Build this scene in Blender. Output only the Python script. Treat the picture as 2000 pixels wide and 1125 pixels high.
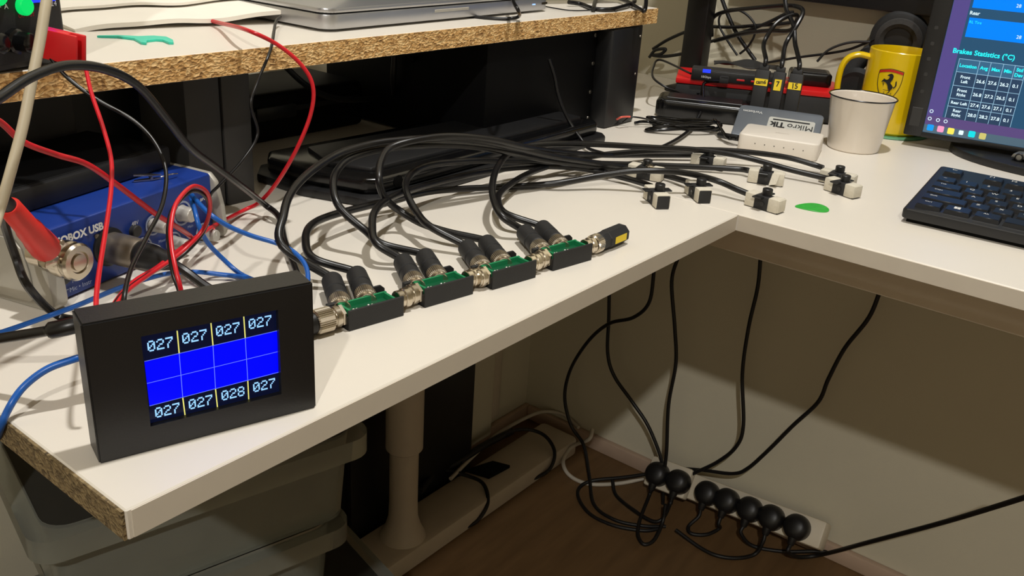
import bpy, bmesh, math, random
from mathutils import Vector, Matrix
from mathutils.geometry import tessellate_polygon
random.seed(7)
for o in list(bpy.data.objects): bpy.data.objects.remove(o)
S = bpy.context.scene; COL = S.collection
D = 0.70                      # height of the desk tops above the floor
# ---------------------------------------------------------------- camera
CAM = Vector((0, 0, D + 0.25)); F = 1801.36
RX = Vector((0.62278769, -0.78001205, 0.06096465))
UP = Vector((0.27292755, 0.28961758, 0.91740515))
FW = Vector((0.73324351, 0.5547097, -0.39325704))
cd = bpy.data.cameras.new('camera'); cam = bpy.data.objects.new('camera', cd); COL.objects.link(cam)
cd.sensor_width = 36; cd.lens = F / 2000 * 36; cd.clip_start = 0.01
m = Matrix((RX, UP, -FW)).transposed().to_4x4(); m.translation = CAM; cam.matrix_world = m
S.camera = cam
# ---------------------------------------------------------------- light
w = bpy.data.worlds.new('world'); S.world = w; w.use_nodes = True
w.node_tree.nodes['Background'].inputs[0].default_value = (1, .88, .72, 1)
w.node_tree.nodes['Background'].inputs[1].default_value = 0.02
def lamp(name, loc, power, rad, col):      # shaded pendant lamps: they throw their light downwards
    l = bpy.data.lights.new(name, 'SPOT'); l.energy = power; l.shadow_soft_size = rad; l.color = col; l.spot_size = math.radians(150); l.spot_blend = .4
    o = bpy.data.objects.new(name, l); COL.objects.link(o); o.location = loc; return o
lamp('ceiling_lamp', (0.60, 0.24, D + 1.50), 66, 0.03, (1, .98, .945))
lamp('room_lamp', (-1.25, -0.76, D + 1.64), 100, 0.03, (1, .97, .91))
vs = S.view_settings; vs.view_transform = 'Standard'; vs.look = 'None'; vs.exposure = 0; vs.gamma = 1; vs.use_curve_mapping = False
# ---------------------------------------------------------------- helpers
def ray(px, py): return RX * ((px - 1000) / F) - UP * ((py - 562.5) / F) + FW
def AZ(px, py, h=0):          # point at height h above the desk top
    d = ray(px, py); return CAM + d * ((h - 0.25) / d.z)
def AV(px, py, v):
    d = ray(px, py); return CAM + d * (v / d.y)
def AU(px, py, u):
    d = ray(px, py); return CAM + d * (u / d.x)
def ON(loc, rz, px, py, y=0):  # point of a thing's own upright plane y=const
    c, s = math.cos(rz), math.sin(rz); n = Vector((-s, c, 0)); d = ray(px, py)
    p = CAM + d * (((Vector(loc) + n * y - CAM).dot(n)) / d.dot(n)) - Vector(loc)
    return Vector((p.x * c + p.y * s, y, p.z))
def lin(c): return tuple(((v / 255 + .055) / 1.055) ** 2.4 if v > 10 else v / 255 / 12.92 for v in c) + (1,)
MATS = {}
def mat(name, rgb, rough=.5, metal=0, var=.08, scale=40, bump=0, bscale=200, emit=0, trans=0, coat=0, spec=.5):
    if name in MATS: return MATS[name]
    M = bpy.data.materials.new(name); M.use_nodes = True; N = M.node_tree.nodes; L = M.node_tree.links
    b = N['Principled BSDF']; b.inputs['Roughness'].default_value = rough; b.inputs['Metallic'].default_value = metal
    b.inputs['Specular IOR Level'].default_value = spec
    c = lin(rgb); tc = N.new('ShaderNodeTexCoord'); nz = N.new('ShaderNodeTexNoise'); nz.inputs['Scale'].default_value = scale
    nz.inputs['Detail'].default_value = 4; L.new(tc.outputs['Object'], nz.inputs['Vector'])
    r = N.new('ShaderNodeValToRGB'); r.color_ramp.elements[0].position = .3; r.color_ramp.elements[1].position = .7
    r.color_ramp.elements[0].color = tuple(v * (1 - var) for v in c[:3]) + (1,)
    r.color_ramp.elements[1].color = tuple(min(1, v * (1 + var)) for v in c[:3]) + (1,)
    L.new(nz.outputs['Fac'], r.inputs[0]); L.new(r.outputs[0], b.inputs['Base Color'])
    if bump:
        n2 = N.new('ShaderNodeTexNoise'); n2.inputs['Scale'].default_value = bscale; n2.inputs['Detail'].default_value = 3
        L.new(tc.outputs['Object'], n2.inputs['Vector']); bp = N.new('ShaderNodeBump'); bp.inputs['Strength'].default_value = bump
        bp.inputs['Distance'].default_value = .001; L.new(n2.outputs['Fac'], bp.inputs['Height']); L.new(bp.outputs[0], b.inputs['Normal'])
    if emit:
        for e_ in r.color_ramp.elements: e_.color = tuple(v * .2 for v in e_.color[:3]) + (1,)
        b.inputs['Specular IOR Level'].default_value = .15
        b.inputs['Emission Strength'].default_value = emit; b.inputs['Emission Color'].default_value = c
    if trans: b.inputs['Transmission Weight'].default_value = trans; b.inputs['IOR'].default_value = 1.35
    if coat: b.inputs['Coat Weight'].default_value = coat; b.inputs['Coat Roughness'].default_value = .1
    MATS[name] = M; return M
def chipboard(name, lo, mid, hi):
    M = bpy.data.materials.new(name); M.use_nodes = True; N = M.node_tree.nodes; L = M.node_tree.links
    b = N['Principled BSDF']; b.inputs['Roughness'].default_value = .85
    tc = N.new('ShaderNodeTexCoord'); mp = N.new('ShaderNodeMapping'); mp.inputs['Scale'].default_value = (.75, 1, 1.25)
    L.new(tc.outputs['Object'], mp.inputs[0])
    nz = N.new('ShaderNodeTexNoise'); nz.inputs['Scale'].default_value = 160; nz.inputs['Detail'].default_value = 5; L.new(mp.outputs[0], nz.inputs['Vector'])
    mx = N.new('ShaderNodeMixRGB'); mx.inputs[0].default_value = .006; L.new(mp.outputs[0], mx.inputs[1]); L.new(nz.outputs['Color'], mx.inputs[2])
    vo = N.new('ShaderNodeTexVoronoi'); vo.inputs['Scale'].default_value = 420; L.new(mx.outputs[0], vo.inputs['Vector'])
    r = N.new('ShaderNodeValToRGB'); e = r.color_ramp.elements; e[0].position = .1; e[0].color = lin(lo); e[1].position = .9; e[1].color = lin(hi)
    k = e.new(.45); k.color = lin(mid)
    sep = N.new('ShaderNodeSeparateColor'); L.new(vo.outputs['Color'], sep.inputs[0])
    ad = N.new('ShaderNodeMath'); ad.operation = 'MULTIPLY_ADD'; ad.inputs[1].default_value = .55; L.new(sep.outputs[0], ad.inputs[0])
    m2 = N.new('ShaderNodeMath'); m2.operation = 'MULTIPLY'; m2.inputs[1].default_value = .5; L.new(nz.outputs['Fac'], m2.inputs[0]); L.new(m2.outputs[0], ad.inputs[2])
    L.new(ad.outputs[0], r.inputs[0]); L.new(r.outputs[0], b.inputs['Base Color'])
    bp = N.new('ShaderNodeBump'); bp.inputs['Strength'].default_value = .9; bp.inputs['Distance'].default_value = .0015
    L.new(vo.outputs['Distance'], bp.inputs['Height']); L.new(bp.outputs[0], b.inputs['Normal']); MATS[name] = M; return M
def cr(pts, sub=8):
    P = [Vector(p) for p in pts]
    if len(P) < 3: return P
    P = [P[0] * 2 - P[1]] + P + [P[-1] * 2 - P[-2]]; out = []
    for i in range(1, len(P) - 2):
        a, b, c, d = P[i - 1:i + 3]
        for k in range(sub):
            t = k / sub
            out.append(.5 * ((2 * b) + (c - a) * t + (2 * a - 5 * b + 4 * c - d) * t * t + (3 * b - a - 3 * c + d) * t ** 3))
    out.append(P[-2]); return out
def axis_mat(p0, p1):
    p0, p1 = Vector(p0), Vector(p1); q = Vector((0, 0, 1)).rotation_difference((p1 - p0).normalized())
    return Matrix.Translation(p0) @ q.to_matrix().to_4x4()
class B:
    def __init__(s): s.bm = bmesh.new()
    def join(s, b2, M=None):
        if M is not None: bmesh.ops.transform(b2, matrix=M, verts=b2.verts)
        me = bpy.data.meshes.new('tmp'); b2.to_mesh(me); b2.free(); s.bm.from_mesh(me); bpy.data.meshes.remove(me); return s
    def box(s, lo, hi, bev=0, seg=2, M=None):
        b = bmesh.new(); lo, hi = Vector(lo), Vector(hi)
        bmesh.ops.create_cube(b, size=1, matrix=Matrix.Translation((lo + hi) / 2) @ Matrix.Diagonal((hi - lo).to_4d()))
        if bev: bmesh.ops.bevel(b, geom=list(b.edges), offset=bev, segments=seg, affect='EDGES', profile=.5)
        return s.join(b, M)
    def prism(s, poly, z0, z1, bev=0, M=None, seg=2):  # polygon in xy, extruded in z
        b = bmesh.new(); a = [b.verts.new((x, y, z0)) for x, y in poly]; c = [b.verts.new((x, y, z1)) for x, y in poly]; n = len(poly)
        b.faces.new(a[::-1]); b.faces.new(c)
        for i in range(n): b.faces.new((a[i], a[(i + 1) % n], c[(i + 1) % n], c[i]))
        bmesh.ops.recalc_face_normals(b, faces=b.faces)
        if bev: bmesh.ops.bevel(b, geom=list(b.edges), offset=bev, segments=seg, affect='EDGES', profile=.5)
        return s.join(b, M)
    def lathe(s, prof, n=32, M=None, ridges=0, amp=0):
        b = bmesh.new(); rings = []
        for r, z in prof:
            if r < 1e-6: rings.append([b.verts.new((0, 0, z))]); continue
            ring = []
            for i in range(n):
                a = 2 * math.pi * i / n; rr = r + (amp if (ridges and i % 2) else 0)
                ring.append(b.verts.new((rr * math.cos(a), rr * math.sin(a), z)))
            rings.append(ring)
        for p, q in zip(rings, rings[1:]):
            for i in range(n):
                j = (i + 1) % n
                if len(p) == 1 and len(q) == 1: continue
                if len(p) == 1: b.faces.new((p[0], q[i], q[j]))
                elif len(q) == 1: b.faces.new((p[i], p[j], q[0]))
                else: b.faces.new((p[i], p[j], q[j], q[i]))
        bmesh.ops.recalc_face_normals(b, faces=b.faces); return s.join(b, M)
    def cyl(s, p0, p1, r0, r1=None, n=24, bev=0, ridges=0, amp=0):
        r1 = r0 if r1 is None else r1; h = (Vector(p1) - Vector(p0)).length
        pr = [(0, 0), (r0 - bev, 0)] + ([(r0, bev), (r1, h - bev)] if bev else [(r0, 0), (r1, h)]) + [(r1 - bev, h), (0, h)]
        if not bev: pr = [(0, 0), (r0, 0), (r1, h), (0, h)]
        return s.lathe(pr, n, axis_mat(p0, p1), ridges, amp)
    def tube(s, pts, r, n=8, sub=8, smooth=True, flat=None):
        P = cr(pts, sub) if smooth else [Vector(p) for p in pts]; b = s.bm; prev = None; T0 = None; rings = []
        for i, p in enumerate(P):
            t = (P[min(i + 1, len(P) - 1)] - P[max(i - 1, 0)]).normalized()
            if T0 is None:
                a = Vector((0, 0, 1)) if abs(t.z) < .9 else Vector((1, 0, 0)); x = t.cross(a).normalized()
            else: x = (x - t * x.dot(t)).normalized()
            y = t.cross(x); T0 = t; rr = r if not callable(r) else r(i / (len(P) - 1)); fy = rr * (flat or 1)
            rings.append([b.verts.new(p + x * rr * math.cos(2 * math.pi * k / n) + y * fy * math.sin(2 * math.pi * k / n)) for k in range(n)])
        for p, q in zip(rings, rings[1:]):
            for k in range(n): b.faces.new((p[k], p[(k + 1) % n], q[(k + 1) % n], q[k]))
        b.faces.new(rings[0][::-1]); b.faces.new(rings[-1]); return s
    def grid(s, fn, nu, nv, thick=0):
        b = bmesh.new(); V = [[b.verts.new(fn(i / nu, j / nv)) for j in range(nv + 1)] for i in range(nu + 1)]
        for i in range(nu):
            for j in range(nv): b.faces.new((V[i][j], V[i + 1][j], V[i + 1][j + 1], V[i][j + 1]))
        bmesh.ops.recalc_face_normals(b, faces=b.faces)
        if thick: bmesh.ops.solidify(b, geom=list(b.faces), thickness=thick)
        return s.join(b)
    def poly(s, pts):
        s.bm.faces.new([s.bm.verts.new(p) for p in pts]); return s
    def quad(s, x0, z0, x1, z1, y): return s.poly([(x0, y, z0), (x1, y, z0), (x1, y, z1), (x0, y, z1)])
    def mesh(s, name, m, ang=35):
        me = bpy.data.meshes.new(name); s.bm.to_mesh(me); s.bm.free()
        me.materials.append(m if not isinstance(m, str) else MATS[m]); me.shade_smooth(); me.set_sharp_from_angle(angle=math.radians(ang)); return me
    def build(s, name, m, parent=None, ang=35, label=None):
        o = bpy.data.objects.new(name, s.mesh(name, m, ang)); COL.objects.link(o); o.parent = parent
        if label: o['label'] = label
        return o
def link(name, me, parent, loc=(0, 0, 0), rz=0):
    o = bpy.data.objects.new(name, me); COL.objects.link(o); o.parent = parent; o.location = loc; o.rotation_euler = (0, 0, rz); return o
def tag(o, label, cat, group=None):
    o['label'] = label; o['category'] = cat
    if group: o['group'] = group
    return o
def thing(name, label, cat, loc=(0, 0, 0), rz=0, group=None):
    o = bpy.data.objects.new(name, None); COL.objects.link(o); o.location = loc; o.rotation_euler = (0, 0, rz); o.empty_display_size = .02
    return tag(o, label, cat, group)
def struct(name, b, m, parent=None):
    o = b.build(name, m, parent)
    if parent is None: o['kind'] = 'structure'
    return o
def copy_tree(o, parent=None):
    c = o.copy(); COL.objects.link(c); c.parent = parent
    for ch in list(o.children): copy_tree(ch, c)
    return c
def cable(name, pts, r, m, label, group=None, n=8, sub=8, cat='cable', parts=None):
    p0 = Vector(pts[0]); o = B().tube([Vector(p) - p0 for p in pts], r, n, sub).build(name, m, None, 60); o.location = p0
    return tag(o, label, cat, group)
FONT = None
def text(name, s, size, m, parent, M, align='CENTER', bold=0, depth=0):
    c = bpy.data.curves.new('txt', 'FONT'); c.body = s; c.size = size; c.align_x = align; c.align_y = 'CENTER'; c.offset = bold; c.extrude = depth; c.resolution_u = 3
    t = bpy.data.objects.new('txt', c); COL.objects.link(t); bpy.context.view_layer.update()
    me = bpy.data.meshes.new_from_object(t.evaluated_get(bpy.context.evaluated_depsgraph_get())); bpy.data.objects.remove(t); bpy.data.curves.remove(c)
    me.name = name; me.transform(M); me.materials.clear(); me.materials.append(MATS[m] if isinstance(m, str) else m)
    return link(name, me, parent)
UPR = Matrix.Rotation(math.pi / 2, 4, 'X')     # text upright in the xz plane, facing -y
def upt(x, y, z, rot=0, sx=1): return Matrix.Translation((x, y, z)) @ UPR @ Matrix.Rotation(rot, 4, 'Z') @ Matrix.Diagonal((sx, 1, 1, 1))
# ---------------------------------------------------------------- materials
mat('white_laminate', (225, 218, 206), .38, var=.015, scale=9)
mat('white_edge', (214, 205, 190), .45, var=.02)
mat('wall_paint', (206, 199, 178), .9, var=.02, scale=6, bump=.15, bscale=400)
mat('ceiling_paint', (225, 220, 210), .9, var=.01)
mat('baseboard_paint', (190, 165, 145), .6, var=.03)
mat('black_plastic', (22, 22, 23), .42, var=.1)
mat('black_matte', (30, 30, 31), .62, var=.1, bump=.1, bscale=900)
mat('black_gloss', (12, 12, 13), .18, var=.1)
mat('case_black', (26, 26, 27), .40, var=.1, bump=.08, bscale=900)
mat('black_deep', (7, 7, 8), .6, var=.1, spec=.15)
mat('black_metal', (20, 20, 21), .45, var=.1)
mat('charcoal', (44, 43, 42), .55, var=.08)
mat('cable_black', (15, 14, 15), .34, var=.1)
mat('cable_dark', (11, 10, 11), .5, var=.1)
mat('cable_red', (205, 28, 40), .32, var=.05)
mat('cable_blue', (28, 92, 178), .32, var=.05)
mat('cable_beige', (196, 184, 158), .5, var=.05)
mat('cable_white', (190, 182, 168), .5, var=.04)
mat('red_plastic', (212, 30, 36), .35, var=.05)
mat('heat_shrink', (226, 52, 44), .42, var=.05, bump=.2, bscale=120)
mat('nickel', (205, 195, 178), .24, 1, var=.08)
mat('dull_nickel', (175, 165, 148), .4, 1, var=.1)
mat('grey_metal', (150, 146, 138), .38, 1, var=.06)
mat('aluminium', (186, 186, 188), .36, .85, var=.02)
mat('screw_metal', (150, 145, 135), .3, 1, var=.1)
mat('pcb_green', (28, 132, 84), .4, var=.12)
mat('pcb_dark', (14, 84, 52), .4, var=.12)
mat('solder', (240, 238, 232), .2, .6, var=.05)
mat('yellow_label', (236, 205, 30), .55, var=.04)
mat('ink', (16, 15, 15), .7, var=.05)
mat('masking_tape', (208, 201, 184), .8, var=.07, scale=150, bump=.4, bscale=500)
mat('box_blue', (25, 56, 138), .38, var=.05)
mat('print_white', (222, 222, 218), .6, var=.02)
mat('print_grey', (150, 160, 185), .6, var=.02)
mat('cap_silver', (178, 174, 164), .42, .35, var=.04)
mat('knob_grey', (190, 186, 178), .42, .3, var=.04)
mat('xlr_grey', (140, 130, 118), .35, .7, var=.06)
mat('paper', (235, 229, 217), .75, var=.015)
mat('teal_plastic', (60, 205, 175), .4, var=.04)
mat('led_green', (10, 225, 105), .4, emit=.9)
mat('led_blue', (30, 50, 255), .4, emit=2)
mat('led_white', (150, 190, 255), .4, emit=1.5)
mat('led_red', (255, 60, 70), .4, emit=1.5)
mat('enamel_white', (226, 216, 202), .2, var=.02, coat=.4)
mat('enamel_rim', (18, 16, 15), .25)
mat('mug_yellow', (226, 190, 14), .22, var=.03, coat=.4)
mat('emblem_yellow', (240, 208, 40), .4, var=.02)
mat('emblem_red', (196, 30, 28), .4)
mat('coaster_green', (90, 150, 110), .6)
mat('pick_green', (52, 172, 62), .35, var=.12, scale=200)
mat('switch_white', (224, 216, 204), .42, var=.01)
mat('hub_grey', (112, 118, 126), .4, .4, var=.03)
mat('sticker_grey', (190, 190, 184), .4, .2, var=.02)
mat('foam_grey', (52, 50, 48), .9, var=.15, scale=300)
mat('drawer_plastic', (196, 200, 190), .22, var=.03, trans=.75)
mat('drawer_dark', (52, 48, 42), .8, var=.3, scale=25)
mat('leg_paint', (196, 184, 166), .5, var=.03)
mat('strip_white', (214, 204, 184), .5, var=.02)
mat('red_gloss', (214, 22, 26), .35, var=.04)
mat('screen_dark', (14, 14, 16), .15)
mat('car_silver', (150, 148, 140), .3, .7)
chipboard('chip_raw', (96, 62, 28), (208, 160, 96), (248, 212, 152))
chipboard('chip_worn', (70, 56, 36), (122, 104, 72), (150, 130, 92))
def floor_mat():
    M = bpy.data.materials.new('floor_wood'); M.use_nodes = True; N = M.node_tree.nodes; L = M.node_tree.links; b = N['Principled BSDF']; b.inputs['Roughness'].default_value = .5
    tc = N.new('ShaderNodeTexCoord'); mp = N.new('ShaderNodeMapping'); mp.inputs['Scale'].default_value = (3, 22, 3); L.new(tc.outputs['Object'], mp.inputs[0])
    nz = N.new('ShaderNodeTexNoise'); nz.inputs['Scale'].default_value = 2.5; nz.inputs['Detail'].default_value = 8; L.new(mp.outputs[0], nz.inputs['Vector'])
    r = N.new('ShaderNodeValToRGB'); r.color_ramp.elements[0].color = lin((84, 62, 38)); r.color_ramp.elements[1].color = lin((128, 98, 64)); L.new(nz.outputs['Fac'], r.inputs[0]); L.new(r.outputs[0], b.inputs['Base Color']); MATS['floor_wood'] = M
floor_mat()
# ================================================================ setting
WX, WY = 1.293, 0.925; X0, Y0 = -2.4, -2.4; TOP = 2.5
struct('floor', B().box((X0, Y0, -.05), (WX, WY, 0)), 'floor_wood')
struct('ceiling', B().box((X0, Y0, TOP), (WX, WY, TOP + .05)), 'ceiling_paint')
struct('wall_back', B().box((X0, WY, 0), (WX + .1, WY + .1, TOP)), 'wall_paint')
struct('wall_right', B().box((WX, Y0, 0), (WX + .1, WY, TOP)), 'wall_paint')
struct('wall_left', B().box((X0 - .1, Y0, 0), (X0, WY, TOP)), 'wall_paint')
struct('wall_front', B().box((X0, Y0 - .1, 0), (WX, Y0, TOP)), 'wall_paint')
struct('baseboard_right', B().box((WX - .012, Y0, 0), (WX, WY - .012, .028), .003), 'baseboard_paint')
struct('baseboard_back', B().box((X0, WY - .012, 0), (WX, WY, .028), .003), 'baseboard_paint')
struct('trim_1', B().box((1.08, WY - .03, .03), (1.150, WY, D - .03), .004), 'wall_paint')
struct('trim_2', B().box((1.160, WY - .02, .05), (1.186, WY, D - .03), .006), 'leg_paint')
# ================================================================ desks
T = .016
ld = thing('side_desk', 'white melamine side desk running along the back wall, raw chipboard at its near end', 'desk', (.157, .317, 0))
bl = Vector((.157, .317, 0))
B().box((.0015, 0, D - T), (.745 - .157 - .0004, WY - .317 - .002, D), .0008, 1).build('desk_top', 'white_laminate', ld)
B().box((0, .0008, D - T + .0005), (.0014, WY - .319, D - .0006)).build('raw_end', 'chip_worn', ld, label='worn raw chipboard end grain')
B().box((.004, -.0006, D - T + .001), (.585, .0002, D - .001)).build('edge_band', 'white_edge', ld)
for x, y in ((.03, .56), (.03, .35)):
    B().cyl((x, y, 0), (x, y, D - T), .02, bev=.002).build('leg', 'leg_paint', ld)
rd = thing('corner_desk', 'white sit-stand desk along the right wall, carrying monitors, mug and keyboard', 'desk', (.745, .317, 0))
B().box((0, -1.3, D - T), (WX - .745 - .003, WY - .317 - .002, D), .0008, 1).build('desk_top', 'white_laminate', rd)
B().box((-.0006, -1.299, D - T + .001), (.0002, -.001, D - .001)).build('edge_band', 'white_edge', rd)
B().box((.045, -1.2, D - T - .038), (.085, .55, D - T), .002).build('rail', 'leg_paint', rd)
lx, ly = .832 - .745, .808 - .317
up = B().cyl((lx, ly, .19), (lx, ly, D - T), .0275, n=40, bev=.003).build('upper_column', 'leg_paint', rd)
B().lathe([(0, .02), (.036, .02), (.035, .036), (.028, .05), (.0225, .07), (.0215, .1), (.0215, .2), (0, .2)], 40, Matrix.Translation((lx, ly, 0))).build('lower_column', 'leg_paint', rd)
B().prism([(.02, .452), (.50, .452), (.505, .46), (.505, .525), (.50, .533), (.02, .533), (.01, .52), (.01, .465)], 0, .034, .004).build('foot', 'leg_paint', rd)
# ================================================================ shelf
sh = thing('monitor_shelf', 'raised chipboard shelf with white top standing on the side desk', 'shelf', (.05, .575, D))
SL = 1.014 - .05
B().box((0, .0012, .1155), (SL, .26, .1335), .0006, 1).build('shelf_board', 'white_laminate', sh)
B().box((0, 0, .116), (SL, .0012, .1331)).build('raw_edge', 'chip_raw', sh, label='raw chipboard front edge')
B().box((SL - .0001, .0012, .116), (SL + .0008, .259, .1331)).build('raw_side', 'chip_raw', sh)
for x0, x1 in ((.345, .3765), (.378, .405)):
    B().box((x0, .045, 0), (x1, .11, .1155), .002).build('support_post', 'charcoal', sh)
B().box((.02, .10, 0), (.288, .13, .1155), .002).build('side_support', 'charcoal', sh)
# ================================================================ temperature display
dl = Vector((.1687, .3555, D)); dr = math.radians(-17)
du = thing('temperature_display', 'black plastic box with a blue temperature screen standing at the desk front edge', 'display unit', dl, dr)
def dq(px, py, y=0): return ON(dl, dr, px, py, y)
W, Hh, dp = .105, .0705, .0185
TL, TR, BR, BL_ = dq(276, 660), dq(543, 603), dq(550, 767), dq(294, 836)
x0, x1 = (TL.x + BL_.x) / 2, (TR.x + BR.x) / 2; z0, z1 = (BL_.z + BR.z) / 2, (TL.z + TR.z) / 2
b = B()   # front frame in four bars, then the rear tray
q_ = bmesh.new(); vv = lambda pts, y: [q_.verts.new((x, y, z)) for x, z in pts]
RO, RI = [(0, 0), (W, 0), (W, Hh), (0, Hh)], [(x0, z0), (x1, z0), (x1, z1), (x0, z1)]; o0, i0, i1, o1 = vv(RO, 0), vv(RI, 0), vv(RI, .004), vv(RO, dp)
for k in range(4):
    n_ = (k + 1) % 4; q_.faces.new((o0[k], o0[n_], i0[n_], i0[k])); q_.faces.new((i0[k], i0[n_], i1[n_], i1[k])); q_.faces.new((o1[k], o1[n_], o0[n_], o0[k]))
q_.faces.new(i1[::-1]); q_.faces.new(o1); bmesh.ops.recalc_face_normals(q_, faces=q_.faces)
bmesh.ops.bevel(q_, geom=[e for e in q_.edges if all(v in o0 + o1 for v in e.verts)], offset=.0008, segments=2, affect='EDGES'); b.join(q_)
b.build('case', 'case_black', du)
B().box((.001, dp - .003, .001), (W - .001, dp + .0008, Hh - .001), .0006).build('rear_cover', 'black_matte', du)
scr = B().box((x0 - .001, .0030, z0 - .001), (x1 + .001, .005, z1 + .001)).build('screen', mat('lcd_dark', (16, 22, 52), .15, emit=.55), du)
Y = .0028
def dpoly(pts, y): return [dq(px, py, y) for px, py in pts]
B().poly(dpoly([(282, 707), (541, 646), (544, 728), (292, 793)], Y)).build('blue_field', mat('lcd_blue', (0, 4, 250), .3, emit=1.05), scr)
ym = mat('lcd_yellow', (232, 226, 120), .3, emit=1); wm = mat('lcd_line', (110, 130, 255), .3, emit=1); dm = mat('lcd_digit', (150, 205, 255), .3, emit=1.15)
def sline(a, c, w, m, name, y=Y - .0001):
    p, q = dq(*a, y), dq(*c, y); t = (q - p).normalized(); nrm = Vector((-t.z, 0, t.x)) * w
    B().poly([p - nrm, q - nrm, q + nrm, p + nrm]).build(name, m, scr)
for (a, c, e, f) in (((346, 646), (350, 690), (357, 777), (362, 815)), ((412, 631), (416, 675), (421, 760), (425, 798)), ((476, 617), (479, 660), (484, 744), (486, 782))):
    sline(a, c, .00028, ym, 'grid_line'); sline(c, e, .00014, wm, 'grid_line'); sline(e, f, .00028, ym, 'grid_line')
for a, c in (((282, 706), (541, 646)), ((287, 749), (542, 687)), ((292, 793), (544, 727))): sline(a, c, .00013, wm, 'grid_line')
FN = {'0': ['01110', '10001', '10011', '10101', '11001', '10001', '01110'], '2': ['01110', '10001', '00001', '00110', '01000', '10000', '11111'],
      '7': ['11111', '00001', '00010', '00100', '01000', '01000', '01000'], '8': ['01110', '10001', '10001', '01110', '10001', '10001', '01110']}
def pix(s, cx, cz, pw, ph, y, m, parent):
    b = B(); n = len(s) * 6 - 1
    for i, ch in enumerate(s):
        for r, row in enumerate(FN[ch]):
            for c, v in enumerate(row):
                if v == '1':
                    x = cx + (i * 6 + c - n / 2) * pw; z = cz + (3.5 - r) * ph; b.quad(x, z - ph, x + pw, z, y)
    return b.build('digits', m, parent)
for s, px, py in (('027', 313, 672), ('027', 380, 657), ('027', 445, 643), ('027', 508, 629), ('027', 327, 801), ('027', 392, 785), ('028', 455, 768), ('027', 516, 752)):
    p = dq(px, py, Y); pix(s, p.x, p.z, .00066, .00076, Y - .0001, dm, scr)
# ================================================================ splitter chain
CA = math.atan2(-.036, .212); ux = Vector((math.cos(CA), math.sin(CA), 0)); uy = Vector((-math.sin(CA), math.cos(CA), 0))
JB = [AZ(682, 648), AZ(830, 602), AZ(962, 567), AZ(1080, 530)]
JL = .0405; PA = math.radians(66); CZ = .0078
NAMES = ['nearest the temperature display', 'second from the display', 'third from the display', 'last one, beside the yellow-labelled plug']
def ring(bd, p, q, r, rid): bd.lathe([(0, 0), (r * .86, 0), (r, .0008), (r, (Vector(q) - Vector(p)).length - .0008), (r * .86, (Vector(q) - Vector(p)).length), (0, (Vector(q) - Vector(p)).length)], 76, axis_mat(p, q), rid, -.00035)
def hexa(bd, p, q, r): bd.lathe([(0, 0), (r, 0), (r, (Vector(q) - Vector(p)).length), (0, (Vector(q) - Vector(p)).length)], 6, axis_mat(p, q))
for i, o in enumerate(JB):
    j = thing('splitter_box', 'black open splitter box with green board, ' + NAMES[i], 'splitter', o, CA, 'splitter boxes in the daisy chain')
    b = B(); b.box((0, 0, 0), (JL, .0016, .0135), .0003, 1).box((0, .0016, 0), (JL, .0165, .0012)).box((0, .0016, 0), (.0014, .0165, .0085)).box((JL - .0014, .0016, 0), (JL, .0165, .0085)).box((0, .0152, 0), (JL, .0165, .0085))
    b.build('housing', 'black_matte', j)
    B().prism([(-.0065, 0), (.0065, 0), (.0065, .0035), (.0035, .0062), (-.0035, .0062), (-.0065, .0035)], 0, .0016, .0002, Matrix.Translation((.0345, .0235, .0075)) @ UPR, 1).box((.028, .0165, .0), (.041, .0238, .0078)).build('lug', 'black_matte', j)
    B().box((-.0045, .0165, 0), (.0085, .0195, .0125), .0003, 1).build('lug', 'black_matte', j)
    b = B(); zt = .0128
    b.box((.0015, .0135, .002), (JL - .004, .0151, zt)).box((.0015, .0017, .002), (.0031, .0135, zt - .0002)).box((JL - .0062, .0017, .002), (JL - .0046, .0135, zt - .0002))
    b.build('circuit_board', 'pcb_green', j)
    B().box((.003, .0018, .0080), (JL - .0062, .0135, .0092)).build('inner_board', 'pcb_dark', j)
    for k, (sx, sy) in enumerate(((.0095, .006), (.0105, .0078), (.0085, .0082), (.0205, .006), (.0218, .0078), (.0195, .0085), (.0228, .0057), (.030, .0055), (.031, .007))):
        B().lathe([(.0009, 0), (.0007, .0007), (0, .0012)], 8, Matrix.Translation((sx, sy, .0092))).build('solder_joint', 'solder', j)
    for k, xx in enumerate((.0045, .0235)):          # angled sockets at the back
        p = Vector((xx, .0152, CZ + .0005)); t = Vector((math.cos(PA), math.sin(PA), 0)); b = B()
        b.cyl(p - t * .001, p + t * .006, .0058, n=28, bev=.0005); b.build('socket', 'nickel', j)
    b = B(); p = Vector((JL, .0085, CZ)); b.cyl(p, p + Vector((.0045, 0, 0)), .0058, n=28, bev=.0004)
    b.cyl(p + Vector((.0045, 0, 0)), p + Vector((.009, 0, 0)), .0064, n=28, bev=.0006); b.build('outlet_socket', 'nickel', j)
    b = B(); p = Vector((0, .0085, CZ)); hexa(b, p - Vector((.0022, 0, 0)), p, .0072); b.cyl(p - Vector((.0062, 0, 0)), p - Vector((.0022, 0, 0)), .0068, n=28, bev=.0005)
    b.cyl(p - Vector((.0085, 0, 0)), p - Vector((.0062, 0, 0)), .0060, n=28); b.build('inlet_nut', 'nickel', j)
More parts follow.
